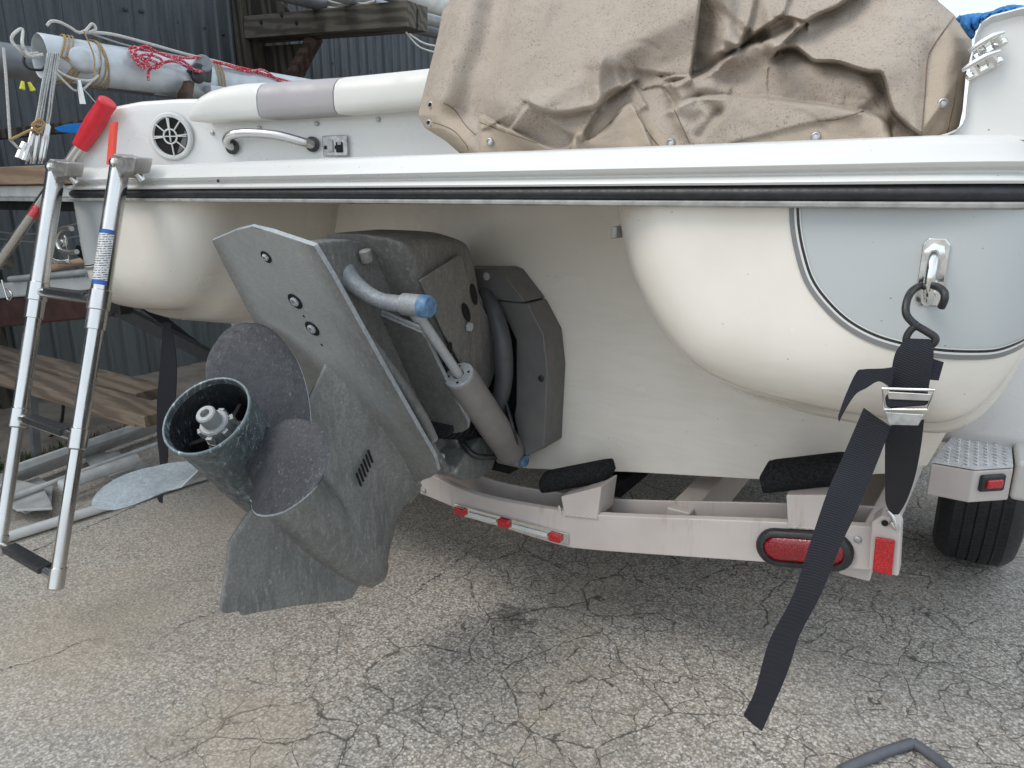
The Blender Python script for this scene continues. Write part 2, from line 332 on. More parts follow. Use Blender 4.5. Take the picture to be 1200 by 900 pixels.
# corrugated dark cladding
g = NM('weathered_dark_metal', .55, .25).geo(); v = g.map((1,1,.06))
c = g.mix(g.ramp(g.noise(30, 5, .7, v), .3, .72), (.034,.040,.047), (.085,.095,.104)); c = g.mix(g.ramp(g.noise(2.3, 5), .4, .72, 0, .6), c, (.062,.070,.073))
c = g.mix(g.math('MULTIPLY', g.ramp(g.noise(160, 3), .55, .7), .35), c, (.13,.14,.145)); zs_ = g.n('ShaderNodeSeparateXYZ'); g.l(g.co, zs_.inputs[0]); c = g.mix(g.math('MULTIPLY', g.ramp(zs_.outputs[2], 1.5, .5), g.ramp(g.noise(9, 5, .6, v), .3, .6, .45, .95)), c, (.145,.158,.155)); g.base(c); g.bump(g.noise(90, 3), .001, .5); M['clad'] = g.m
def mk_wood(name, a, b, axis='X', sc=10):
    g = NM(name, .82, spec=.25).geo(); mp = {'X': (.12,1,1), 'Y': (1,.12,1), 'Z': (1,1,.12)}[axis]; v = g.map(mp)
    r = g.wave(sc, 9, 'DIAGONAL', vec=v, detail=3); c = g.mix(g.ramp(r, .2, .9), a, b)
    c = g.mix(g.ramp(g.noise(90, 4, .7, v), .45, .75, 0, .6), c, tuple(x*.45 for x in a)); c = g.mix(g.ramp(g.noise(5, 4), .55, .75, 0, .8), c, tuple(x*.3 for x in a))
    g.base(c); g.bump(r, .002, .4); g.bump(g.noise(120, 4, .6, v), .002, .6); return g.m
M['oldwood'] = mk_wood('weathered_beam_wood', (.12,.11,.09), (.07,.06,.05))
M['plank'] = mk_wood('bench_plank_wood', (.21,.165,.125), (.13,.10,.078))
M['plywood'] = mk_wood('dark_plywood', (.075,.065,.05), (.025,.022,.018), 'Z', 7)
M['board'] = mk_wood('light_board_wood', (.36,.26,.18), (.26,.18,.12), sc=6)
M['brownwood'] = mk_wood('brown_block_wood', (.10,.065,.05), (.05,.033,.026))
# red flecked rope
g = NM('red_rope', .8).geo(); f = g.ramp(g.vor(170), .25, .45); g.base(g.mix(f, (.55,.42,.42), (.42,.02,.045))); g.bump(g.vor(170), .002, .7); M['redrope'] = g.m
# printed ladder sticker: white with rows of tiny dark dashes
g = NM('printed_sticker', .45); sx = g.n('ShaderNodeSeparateXYZ'); g.l(g.co, sx.inputs[0])
rows = g.ramp(g.wave(55, 0, 'Z', detail=0), .45, .7); dash = g.ramp(g.noise(260, 1), .42, .5); g.base(g.mix(g.math('MULTIPLY', rows, dash), (.62,.62,.6), (.08,.08,.1))); M['sticker'] = g.m
M['stickerblue'] = plain('sticker_blue', (.02,.10,.35), .4)

# ================================================================== SETTING
mb = MB(); X = list(np.concatenate([[-300,-60,-20,-8], np.linspace(-5, 3, 30), [6,20,60,300]])); Yv = list(np.concatenate([[-300,-60,-20,-5], np.linspace(-1, 7, 30), [12,30,80,400]]))
mb.grid([[Vector((x, y, 0)) for x in X] for y in Yv]); tag(mb.build('ground', M['asphalt']), None, kind='structure')
mb = MB(); ys = np.linspace(-6, 14, 60)
mb.grid([[Vector((-4.45, y, .03)), Vector((-3.5+.02*sin(y*7), y, .03)), Vector((-3.45+.02*sin(y*5), y, -.01))] for y in ys])
tag(mb.build('concrete_apron', M['concrete']), None, kind='structure')

# shed wall of ribbed dark metal sheets
wall = empty('shed_wall', (-4.45, 3, 0), 'dark grey ribbed metal shed wall behind the masts and the wooden rack', 'wall')
def rib_sheet(y0):
    m = MB(); pts = []; y = 0
    while y < .895:
        for dy, dx in ((0,0),(.045,0),(.056,.014),(.072,.014),(.083,0)): pts.append((y+dy, dx))
        y += .1
    pts.append((.905, 0)); z0, z1 = .02, 4.2
    m.grid([[Vector((-4.40+dx, y0+y, z)) for z in (z0, 1.0, 2.1, 3.2, z1)] for y, dx in pts]); return m
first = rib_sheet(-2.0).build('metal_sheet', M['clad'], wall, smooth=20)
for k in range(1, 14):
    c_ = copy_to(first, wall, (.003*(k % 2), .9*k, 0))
sc = MB().lathe((-4.385, 2.2, 1.2), (1,0,0), [(0,.011),(.004,.011),(.007,.007),(.007,0)], 8).build('screw', M['blackmetal'], wall)
for k, (px, py) in enumerate(((147,11),(166,13),(208,26),(262,40),(275,32),(365,65),(390,74),(423,82),(435,84),(240,33))):
    p = atX(px, py, -4.385); copy_to(sc, wall, p-WLOC[sc.name])
MB().box((-4.62, 4, 1.9), (.3, 13, 4.6)).build('wall_core', M['dark'], wall)

# timber rack: post, gusset, cantilever arm, diagonal brace
rack = empty('timber_rack', (-4.3, 3.5, 0), 'weathered timber cantilever rack bolted to the dark shed wall, its arm pointing at the boat', 'rack')
pa, pb = atX(282, 60, -4.3), atX(340, 60, -4.3)
MB().box((-4.33, 3.56, 1.7), (.09, .38, 3.4)).build('post', M['plywood'], rack, bevel=.004)
for dy in (0, .10):
    MB().bar((-4.28, 3.42+dy, 2.22), (-2.87, 3.42+dy, 2.135), .085, .135).build('arm', M['oldwood'], rack, bevel=.006)
MB().bar((-4.26, 3.48, 1.62), (-3.72, 3.48, 2.12), .09, .06).build('brace', M['brownwood'], rack, bevel=.004)
MB().prism([(-4.28,3.535,2.13),(-4.28,3.535,1.55),(-3.75,3.535,2.10)], (0,.02,0)).build('gusset', M['plywood'], rack)
MB().prism([(-4.28,3.40,2.6),(-4.28,3.40,2.29),(-3.85,3.40,2.27)], (0,.02,0)).build('gusset', M['plywood'], rack)
bo = MB().lathe((-3.9, 3.378, 2.25), (0,-1,0), [(0,.014),(.008,.014),(.010,0)], 6).build('bolt', M['blackmetal'], rack)
copy_to(bo, rack, (.13,0,-.06)); copy_to(bo, rack, (-.2,0,-.02))

# masts
def mast(px0, px1, X, r, name, label, mat, ext=0., ly=None):
    a, b = atX(*px0, X), atX(*px1, X); d = (b-a).normalized(); root = empty(name, a, label, 'mast')
    return a, b, d, root
A_, B_, D_, mroot = mast((48,66), (330,108), -2.45, .06, 'aluminium_mast', 'thick pale grey aluminium mast with its open end and red rope, lying beside the boat', M['alu'])
D_ = Vector((0,1,0)) if abs(D_.z) < .05 else D_
m = MB(); prof = []
N = 28; u = D_; s1 = u.cross(Vector((0,0,1))).normalized(); s2 = s1.cross(u)
rings = []
for t, rr in ((0, .0), (0, .001), (.0, .0)): pass
def oval(c, rx, rz, n=28): return [c+s1*rx*cos(2*pi*k/n)+s2*rz*sin(2*pi*k/n) for k in range(n)]
o0 = A_
m.loft([oval(o0+D_*.12, .044, .056), oval(o0, .046, .060), oval(o0-D_*.004, .049, .063), oval(o0, .052, .066), oval(o0+D_*.3, .052, .066), oval(o0+D_*4.5, .052, .064)], True, False)
m.build('mast_tube', M['alu'], mroot, smooth=60)
MB().loft([oval(o0+D_*.121, .044, .056), oval(o0+D_*.122, .001, .001)], True, False).build('end_web', M['dark'], mroot)
# fairing collar where the wires leave the tube
p = o0+D_*.10+s1*.050
rg = []
for t in np.linspace(0, 1, 9):
    r_ = .036*sqrt(max(0, 1-(t*1.0)**2))+.003
    rg.append([p+s1*(.02*t)+u*(r_*1.35*cos(q))+s2*(r_*sin(q)) for q in np.linspace(0, 2*pi, 17)[:-1]])
MB().loft(rg).build('exit_collar', M['alu'], mroot, smooth=70)
# groove lip along the mast
MB().bar(o0+D_*.35+s2*-.067, o0+D_*4.4+s2*-.066, .012, .008).build('luff_groove', M['alugrey'], mroot)
# second mast lower, behind
a2, b2 = atX(-60, 62, -2.72), atX(180, 112, -2.72)
r2 = empty('aluminium_mast', a2, 'darker grey mast lying behind and just below the thick pale mast', 'mast')
MB().tube([a2+Vector((0,-.5,0)), a2+Vector((0,4.2,0))], .055, 24).build('mast_tube', M['alugrey'], r2, smooth=60)
MB().box(a2+Vector((.056,1.25,-.01)), (.006, .16, .02)).build('slot', M['dark'], r2)
# cross timber on which both masts rest
cp = atX(207, 112, -2.45)
cr_ = empty('timber_crosspiece', (cp.x-.5, cp.y, 0), 'dark brown timber bracket under the pale mast, left of the boat corner', 'bracket')
MB().bar((-4.36, cp.y+.02, 1.415), (cp.x+.03, cp.y+.02, 1.425), .04, .04).build('crosspiece', M['plywood'], cr_, bevel=.003)
MB().bar((cp.x+.055, cp.y-.02, 1.43), (cp.x+.055, cp.y+.01, 1.53), .02, .06, up=(1,0,0)).build('upright_cheek', M['brownwood'], cr_, bevel=.002)
MB().bar((cp.x-.02, cp.y-.05, 1.42), (cp.x+.075, cp.y+.07, 1.445), .03, .02).build('clamp', M['brownwood'], cr_, bevel=.003)
MB().box((-4.33, cp.y+.02, .70), (.08,.08,1.38)).build('post', M['plywood'], cr_)
# sheave block and mast bracket
pb_ = atX(238, 75, -2.40)
blk = empty('rope_block', pb_, 'grey sheave block with red rope on top of the pale mast', 'pulley')
MB().lathe(pb_, (1,-.5,.2), [(-.012,.006),(-.012,.026),(-.008,.030),(.008,.030),(.012,.026),(.012,.010),(.014,.010),(.014,0)], 24).build('sheave', M['alugrey'], blk)
MB().prism([pb_+Vector((-.01,-.03,.0)), pb_+Vector((-.01,-.07,-.03)), pb_+Vector((-.01,-.05,-.055)), pb_+Vector((-.01,.02,-.06)), pb_+Vector((-.01,.03,-.01))], (.02,0,0)).build('cheek', M['blackmetal'], blk, bevel=.003)
MB().lathe(pb_+Vector((.015,-.035,-.045)), (1,-.3,.1), [(-.01,.024),(.008,.024),(.012,.018),(.012,0)], 20).build('roller', M['rubber'], blk)
pk = atX(253, 105, -2.385); bk = MB(); bk.box(pk+Vector((0,.02,-.005)), (.045,.11,.03)); tag(bk.build('mast_bracket', M['alu'], bevel=.003), 'small square metal bracket lashed under the pale mast near the vent', 'bracket')
# ropes
def rope(pts, X, r, mat, name, label, cat='rope', group=None, jit=.0):
    if isinstance(X, list) and len(X) != len(pts): X = list(np.interp(np.linspace(0, 1, len(pts)), np.linspace(0, 1, len(X)), X))
    P = [atX(x, y, X if not isinstance(X, list) else float(X[i])) for i, (x, y) in enumerate(pts)]
    o = MB().tube(P, r, 8, sm=6).build(name, mat, smooth=60); tag(o, label, cat, group); return o
rope([(238,66),(220,68),(200,66),(180,60),(165,58),(158,55),(152,58),(160,66),(175,70),(188,76),(178,78),(165,74),(156,68),(158,60),(170,54),(182,60),(196,66),(215,72),(228,82),(236,84),(222,80),(205,72),(190,74),(175,82),(174,94)], [-2.40,-2.38,-2.37,-2.38,-2.39,-2.4,-2.41,-2.37,-2.36,-2.365,-2.36,-2.365,-2.37,-2.38,-2.38,-2.37,-2.36,-2.36,-2.36,-2.37,-2.365,-2.37,-2.375,-2.37], .0045, M['redrope'], 'red_rope', 'red and white rope knotted round the pale mast below its pulley')
rope([(178,62),(172,72),(168,80),(160,72),(168,64),(182,66),(190,72),(182,80),(170,72),(158,62)], [-2.36]*10, .0045, M['redrope'], 'red_rope', 'tangled knot of red flecked rope at the left on the pale mast')
rope([(250,72),(275,78),(300,84),(325,92),(352,99)], [-2.41]*5, .0055, M['redrope'], 'red_rope', 'straight red rope running along the top of the mast to the right of the pulley')
rope([(262,75),(290,84),(308,82),(330,96),(350,101)], [-2.40]*5, .004, M['redrope'], 'red_rope', 'thinner red rope twisted beside the straight one on the mast')
rope([(100,38),(130,40),(170,50),(220,64),(262,74),(310,88),(345,98)], [-2.44]*7, .005, M['whiterope'], 'white_rope', 'pale halyard running along the top of the mast')
rope([(96,36),(120,44),(160,56),(240,72),(330,95)], [-2.45]*5, .003, M['wire'], 'wire_rope', 'thin steel wire running along the mast top beside the pale halyard')
rope([(45,62),(30,64),(22,58),(14,48),(16,40),(26,34),(26,50),(30,60),(36,66),(50,64)], [-2.37,-2.38,-2.38,-2.39,-2.39,-2.42,-2.37,-2.37,-2.36,-2.36], .0045, M['whiterope'], 'white_rope', 'white line looped through the open end of the mast')
rope([(55,30),(60,25),(70,26),(82,32),(92,38),(100,36),(108,28),(112,34),(104,38)], [-2.42]*9, .0045, M['whiterope'], 'white_rope', 'white line looped in arcs above the mast end')
rope([(66,82),(80,90),(95,94),(108,94),(115,88)], [-2.37]*5, .004, M['whiterope'], 'white_rope', 'upper white line sagging below the pale mast')
rope([(66,86),(78,98),(88,106),(98,104),(108,94)], [-2.37]*5, .0035, M['whiterope'], 'white_rope', 'lower white line hanging in a loop below the mast')
rope([(30,62),(28,72),(34,80),(48,82),(52,78)], [-2.40]*5, .004, M['rubber'], 'black_line', 'black line curled under the open mast end')
for i, off in enumerate((0, 1.5, 3.2)):
    rope([(26+off,62+off*1.2),(34,62+off*1.5),(46,64+off*1.3)], [-2.38]*3, .0035, M['whiterope'], 'white_rope', ('upper','middle','lowest')[i]+' turn of white line at the lip of the mast end', group='turns of white line at the mast mouth')
# sisal lashings
m = MB()
for k in range(5):
    c0 = o0+D_*(.055+.006*k)+D_*random.uniform(-.006,.006)
    m.tube([c0+D_*(.03*sin(q)+.05*(q/pi-1)*.5)+s1*.057*cos(q)+s2*.072*sin(q) for q in np.linspace(0, 2*pi, 25)[:-1]], .0020, 6, closed=True)
tag(m.build('twine_lashing', M['twine'], smooth=60), 'straw coloured twine wound round the mast near its open end', 'lashing', 'twine lashings round the mast')
m = MB()
for k in range(4):
    c0 = o0+D_*(.150+.006*k)
    m.tube([c0+D_*(.012*sin(q*1+k))+s1*.056*cos(q)+s2*.071*sin(q) for q in np.linspace(0, 2*pi, 25)[:-1]], .0018, 6, closed=True)
tag(m.build('twine_lashing', M['twine'], smooth=60), 'straw twine wound round the mast further right, with a tail hanging down', 'lashing', 'twine lashings round the mast')
rope([(98,36),(104,50),(110,66),(111,84),(110,96)], [-2.37]*5, .0022, M['twine'], 'twine_tail', 'loose straw twine tail hanging down the side of the mast', 'twine')
m = MB()
for k in range(3):
    c0 = atX(245, 85, -2.45)+D_*(.012*k)
    m.tube([Vector((-2.45, c0.y, o0.z))+s1*.056*cos(q)+s2*.070*sin(q) for q in np.linspace(0, 2*pi, 25)[:-1]], .0022, 6, closed=True)
tag(m.build('twine_lashing', M['twine'], smooth=60), 'pale twine lashing round the mast and its square bracket', 'lashing')
# hanging rigging wires with turnbuckles
wb = empty('rigging_wires', atX(50,140,-2.36), 'bundle of steel rigging wires and turnbuckles hanging from the mast end', 'rigging')
for k in range(7):
    x0, x1, x2 = 56+k*2.3, 43+k*2.6+random.uniform(-2,2), 33+k*3.0+random.uniform(-3,3)
    P = [atX(x0, 62, -2.375), atX((x0+x1)/2, 100, -2.37+.005*random.random()), atX(x1, 140, -2.365), atX(x2, 192, -2.36)]
    MB().tube(P, .0028, 6, sm=5).build('wire', M['wire'], wb, smooth=60)
    if k % 2 == 0:
        q0, q1 = P[2], P[3]; MB().tube([q0.lerp(q1,.1), q0.lerp(q1,.15), q0.lerp(q1,.85), q0.lerp(q1,.95)], [.004,.0085,.0085,.004], 8).build('turnbuckle', M['steel'], wb, smooth=40)
MB().tube([atX(22,186,-2.36), atX(30,168,-2.36)], .011, 8).build('toggle', M['steel'], wb)
MB().tube([atX(28,188,-2.35), atX(34,170,-2.35)], .008, 8).build('toggle', M['steel'], wb)
rope([(38,146),(46,140),(52,146),(44,152),(38,146),(50,148),(46,156),(38,152),(20,160),(12,164)], [-2.35]*10, .004, M['twine'], 'twine_knot', 'straw twine knotted round the hanging rigging wires', 'twine')
rope([(4,56),(7,90),(9,120),(11,150),(12,164)], [-2.36]*5, .004, M['whiterope'], 'grey_line', 'thin grey line hanging at the far left edge', 'rope')
rope([(12,164),(18,170),(24,176)], [-2.36]*3, .004, M['whiterope'], 'grey_line', 'short end of the grey line below its knot', 'rope')
rope([(97,104),(103,110),(110,118),(118,126)], [-2.36]*4, .0016, M['whiterope'], 'thin_string', 'thin white string running from the mast down to the red grip', 'string')
tag(MB().tube([atX(92,94,-2.36), atX(97,122,-2.36)], [.006,.009], 8).build('metal_pin', M['steel']), 'small steel pin hanging under the mast', 'pin')
m = MB(); q = atX(30,100,-2.36)
for dx in (-.006, .01): m.tube([q+Vector((0,dx,.01)), q+Vector((0,dx*1.8,-.012))], [.004,.008], 8)
tag(m.build('yellow_clip', M['yellow']), 'small yellow plastic clip hanging below the mast', 'clip')

# masts stored on top of the timber rack
for i, (x, r, z, lb, mt) in enumerate(((-3.02,.07,2.29,'white mast lying nearest the end of the timber rack arm','whitepaint'), (-3.3,.05,2.28,'second white mast on the rack arm beside the nearest one','alu'), (-3.55,.045,2.275,'thin grey spar on the rack arm nearest the wall','alugrey'))):
    rt = empty('stored_mast', (x, 3.5, z), lb, 'mast', 'masts lying on the timber rack')
    MB().tube([(x-.1, 2.75+.15*i, z+.02), (x, 3.5, z), (x+.5, 7.5, z-.02)], r, 20).build('mast_tube', M[mt], rt, smooth=60)
for i, pts in enumerate(([(352,-2),(370,6),(395,10),(420,7)], [(372,-4),(395,4),(418,6),(440,2)], [(400,-4),(420,4),(440,6)], [(480,40),(495,50),(510,54),(530,56)], [(476,38),(490,54),(508,61),(530,64)])):
    P = [atY(x, y, 3.42) for x, y in pts]
    tag(MB().tube(P, .009 if i < 3 else .006, 6, sm=5).build('loose_cable', M['whiterope'], smooth=60), ('longest white cable drooping left over the rack arm','middle white cable drooping over the rack arm','shortest white cable drooping over the rack arm','shallow thin cable drooping under the end of the rack arm','lowest thin cable sagging under the end of the rack arm')[i], 'cable', 'cables drooping over the timber rack' if i < 3 else 'cables drooping under the rack arm')

# ================================================================== BOAT
CX = -1.12
boat = empty('motor_boat', (CX, 1.1, 0), 'cream motor boat on a trailer, seen from its stern with the drive tilted up', 'boat')
HW = 1.215; RC = .16
def plan(off=0, end=6.9):
    """stern rail line seen from above, port bow end round the stern to starboard bow end; off pushes outwards"""
    pts = []
    def side(y):   # half width at station y
        t = max(0, (y-3.2)/3.7); return HW*(1-t**2.6)+.06*min(1, max(0, (y-1.1)/1.5)) if t < 1 else .02
    ysd = [6.85,6.6,6.2,5.7,5,4.2,3.4,2.6,2.0,1.6,1.4]
    for y in ysd: pts.append((CX-side(y)-off, y+ (off if y > 6 else 0)))
    cxr, cyr = HW-RC, 1.1+RC
    for q in np.linspace(0, pi/2, 9): pts.append((CX-(cxr+(RC+off)*cos(q)), cyr-(RC+off)*sin(q)))
    for x in np.linspace(-cxr, cxr, 14)[1:-1]: pts.append((CX+x, 1.1-off))
    for q in np.linspace(pi/2, 0, 9): pts.append((CX+(cxr+(RC+off)*cos(q)), cyr-(RC+off)*sin(q)))
    for y in ysd[::-1]: pts.append((CX+side(y)+off, y+(off if y > 6 else 0)))
    return pts
def sweep(profile):   # profile: list of (off, z)
    rows = []
    for off, z in profile: rows.append([Vector((x, y, z)) for x, y in plan(off)])
    m = MB(); m.grid(rows); return m
def arc(p0, p1, bulge, n=6):
    p0 = np.array(p0); p1 = np.array(p1); d = p1-p0; nn = np.array([d[1], -d[0]]); nn = nn/np.linalg.norm(nn)*bulge
    return [tuple(p0+d*t+nn*4*t*(1-t)) for t in np.linspace(0, 1, n)]
sweep([(-.16,1.226),(-.05,1.2265),(-.022,1.2245),(-.008,1.219),(-.001,1.211),(.004,1.200),(.010,1.194),(.013,1.190),(.011,1.186),(.001,1.183),(-.003,1.180),(-.003,1.177),(.004,1.174),(.010,1.171),(.012,1.167),(.010,1.1635),(-.02,1.163)]).build('gunwale_moulding', M['gelwhite'], boat, smooth=50)
sweep([(-.01,1.1632)]+arc((.002,1.1628),(.002,1.1412),-.0085,8)[0:]+[(-.01,1.1412)]).build('rub_rail', M['rubber'], boat, smooth=60)
sweep([(-.02,1.1409),(.010,1.1409),(.013,1.1385),(.012,1.134),(.004,1.1315),(-.02,1.1312)]).build('rail_trim', M['trim'], boat, smooth=40)

# stern pods (height field on the stern face with rounded edges)
OUT = [(-.552,1.132),(-.549,1.118),(-.537,1.07),(-.519,1.018),(-.488,.962),(-.443,.902),(-.385,.853),(-.301,.825),(-.177,.813),(-.055,.812),(.005,.822),(.045,.860),(.078,.934),(.092,1.036),(.096,1.132)]
OUTS = sp2(OUT, 5); ON = np.array(OUTS)
PR = .13
def outdist(x, z):
    a = ON[:-1]; b = ON[1:]; p = np.array([x, z]); d = b-a; t = np.clip(((p-a)*d).sum(1)/(d*d).sum(1), 0, 1)
    return float(np.sqrt((((a+d*t[:, None])-p)**2).sum(1)).min())
def podY(x, z):
    d = min(outdist(x, z), PR); q = 1-d/PR
    return 1.112+PR*(1-sqrt(max(0, 1-q*q)))*.95 + .02*((1.13-z)/.3)**2*(1 if z < 1.13 else 0)*-.6
def pod(mirror):
    xm = -.22; K = 14; rings = []
    fr = [1-(1-cos(pi/2*k/K)) for k in range(K+1)]   # placeholder spacing
    vs = np.concatenate([[0,.012,.03,.06,.1,.15,.21,.28], np.linspace(.36, 1, 7)])
    for gx, gz, y in ((.10,.36,1.602),(.08,.31,1.55),(.06,.24,1.45),(.03,.15,1.32),(.012,.10,1.285),(.004,.03,1.262)):
        rings.append([Vector((xm+(x-xm)*(1+gx), y, 1.132+(z-1.132)*(1+gz*min(1, max(0, (1.06-z)/.18))))) for x, z in OUTS])
    for v in vs:
        r = []
        for i, (x, z) in enumerate(OUTS):
            tx, tz = xm+(x-xm)*.25, 1.132
            px, pz = x+(tx-x)*v, z+(tz-z)*v; r.append(Vector((px, podY(px, pz), pz)))
        rings.append(r)
    if mirror: rings = [[Vector((2*CX-p.x, p.y, p.z)) for p in r] for r in rings]
    m = MB(); m.loft(rings, False, False); return m
pod(False).build('stern_pod', M['gel'], boat, smooth=70, label='starboard stern pod of cream gelcoat under the black rail')
pod(True).build('stern_pod', M['gel'], boat, smooth=70, label='port stern pod of cream gelcoat behind the ladder')
# pinstripe and grey side panel
ST = sp2([(-.2265,1.1315),(-.222,1.103),(-.212,1.068),(-.196,1.030),(-.172,1.000),(-.140,.973),(-.102,.955),(-.060,.946),(-.022,.9425),(.015,.942),(.047,.944),(.078,.955)], 6)
STN = []
for i in range(len(ST)):
    a = np.array(ST[max(i-1,0)]); b = np.array(ST[min(i+1,len(ST)-1)]); d = (b-a)/np.linalg.norm(b-a); STN.append((d[1]*-1, d[0]))
def stripe(o0, o1, lift, mirror):
    rows = []
    for o in (o0, (o0+o1)/2, o1):
        r = []
        for (x, z), (nx, nz) in zip(ST, STN):
            X_, Z_ = x+nx*o, min(z+nz*o, 1.1315); r.append(Vector((X_ if not mirror else 2*CX-X_, podY(X_, Z_)-lift, Z_)))
        rows.append(r)
    m = MB(); m.grid(rows); return m
M['stripe_grey'] = plain('stripe_grey', (.20,.20,.20), .35, var=.1); M['stripe_black'] = plain('stripe_black', (.02,.02,.022), .3)
for mir in (False, True):
    rows = []
    for v in np.linspace(0, 1, 12):
        rows.append([Vector(((x if not mir else 2*CX-x), podY(x, z+(1.1315-z)*v)-.0012, z+(1.1315-z)*v)) for x, z in ST])
    m = MB(); m.grid(rows); m.build('grey_panel', M['gelgrey'], boat, smooth=70)
    for a, b, mt, lf in ((-.0085,-.0015,'stripe_grey',.0024), (-.0015,.0015,'gelwhite',.0026), (.0015,.0055,'stripe_black',.0026), (.0055,.0072,'gelwhite',.0028)):
        stripe(a, b, lf, mir).build('pinstripe', M[mt], boat, smooth=70)
# recessed transom, recess ceiling, hull body
tr = [(-2.38,1.06),(-2.28,.76),(-2.20,.605),(-1.95,.56),(-1.58,.465),(CX,.385),(-.97,.405),(-.66,.462),(-.32,.517),(-.045,.596),(.0,.69),(.06,1.0),(.09,1.131),(-2.38,1.131)]
m = MB(); m.prism([Vector((x, 1.6, z)) for x, z in tr], (0,.05,0)); m.build('transom', M['gel'], boat)
MB().prism([Vector((x, y, 1.1318)) for x, y in ((-1.85,1.13),(-.36,1.13),(-.36,1.61),(-1.85,1.61))], (0,0,.004)).build('recess_ceiling', M['gel'], boat)
m = MB(); rings = []
for y in (1.645, 2.4, 3.2, 4.2, 5.2, 6.0, 6.5, 6.85):
    t = max(0, (y-3.2)/3.7); hw = (HW+.01)*(1-t**2.6)+.045 if t < 1 else .03; hw = max(hw, .03); cw = hw*.865*(1-.25*t); kz = .385+.55*t**3; cz = .60+.42*t**2
    half = [(0,kz),(cw*.45,kz+(cz-kz)*.42),(cw*.9,cz-.02),(cw,cz),(cw+(hw-cw)*.3,cz+.16),(hw-.01,1.0),(hw-.012,1.16)]
    r = [Vector((CX+x, y, z)) for x, z in half] + [Vector((CX-x, y, z)) for x, z in half[:0:-1]]; rings.append(r)
m.loft(rings, True, True); m.build('hull', M['gel'], boat, smooth=40)
sweep([(-.03,1.224),(-.30,1.224),(-.34,1.20)]).build('side_deck', M['gelwhite'], boat, smooth=40)

# stern coaming wall with vent
WP = [(-2.345,1.17),(-2.30,1.175),(-2.2,1.21),(-2.1,1.255),(-2.0,1.305),(-1.85,1.385),(-1.7,1.46),(-1.5,1.54),(-1.25,1.60),(-.95,1.63),(-.6,1.64),(-.1,1.64)]
WX = np.array([a for a, b in WP]); WY = np.array([b for a, b in WP])
def wallY(x): return float(np.interp(x, WX, WY))
def onwall(px, py, lift=0):
    lo = None
    r = ray(px, py); best = None
    for k in range(3000):
        t = .8+k*.0008; p = _C+r*t
        if p.x > -2.36 and p.x < .2 and p.y >= wallY(p.x)-lift: return p
    return p
def topz(x):
    xs = [-2.345,-2.33,-2.29,-2.24,-2.18,-2.1,-2.0,-1.9,-1.7,-.1]; zs = [1.222,1.26,1.33,1.375,1.400,1.413,1.418,1.418,1.422,1.44]
    return float(np.interp(x, xs, zs))
xs = np.concatenate([np.linspace(-2.345,-1.9,30), np.linspace(-1.85,-.1,30)])
m = MB(); rows = []
for k, (dz, dy) in enumerate(((0,0),(.5,.003),(.8,.004),(.93,.006),(.98,.012),(1,.03),(1.0,.3))):
    rows.append([Vector((x, wallY(x)+dy+ (0 if k < 6 else .0), 1.222+(topz(x)-1.222)*dz)) for x in xs])
m.grid(rows); m.build('stern_coaming', M['gelwhite'], boat, smooth=60)
# vent
vc = onwall(201, 160, .004); tn = Vector((.895,.446,0)).normalized(); vn = Vector((.446,-.895,0)).normalized()
vent = MB().lathe(vc, vn, [(-.003,.066),(.004,.066),(.008,.062),(.008,.054),(.003,.052),(-.004,.051)], 40).build('vent', M['whitepaint'], boat, smooth=40)
MB().lathe(vc, vn, [(.0012,.052),(.0012,.001)], 30).build('vent_opening', M['dark'], vent)
MB().prism([vc+vn*.002+tn*(.049*cos(q))+_Z*(.049*sin(q)) for q in np.linspace(-1.3,.35,10)], vn*.002).build('duct_wall', M['gimbal'], vent)
m = MB(); m.lathe(vc, vn, [(.004,.018),(.008,.018),(.008,.022),(.004,.022),(.004,.018)], 24)
for k in range(8):
    q = k*pi/4+.1; e = tn*cos(q)+_Z*sin(q); 
    if k in (5,): continue
    m.bar(vc+vn*.006+e*.020, vc+vn*.006+e*.053, .003, .004, up=vn)
m.bar(vc+vn*.006-tn*.05, vc+vn*.006+tn*.05, .003, .004, up=vn); m.bar(vc+vn*.0065+_Z*.05, vc+vn*.0065-_Z*.015, .003, .004, up=vn)
m.build('grille', M['whitepaint'], vent)
# grab handle
h0, h1 = onwall(272,172,.01), onwall(366,169,.01)
dv = Vector((.35,-.93,0)).normalized()
grab = MB().tube([h0, h0+dv*.025+_Z*.012, h0+dv*.035+_Z*.028+(h1-h0)*.08, h0+dv*.04+_Z*.032+(h1-h0)*.3, h0.lerp(h1,.65)+dv*.04+_Z*.024, h0.lerp(h1,.93)+dv*.032+_Z*.006, h1+dv*.015, h1], .0125, 14, sm=6).build('grab_handle', M['steel'], boat, smooth=60)
for p_ in (h0, h1): MB().lathe(p_+dv*-.003, dv, [(0,.021),(.005,.021),(.007,.017),(.007,0)], 20).build('gasket', M['rubber'], grab)
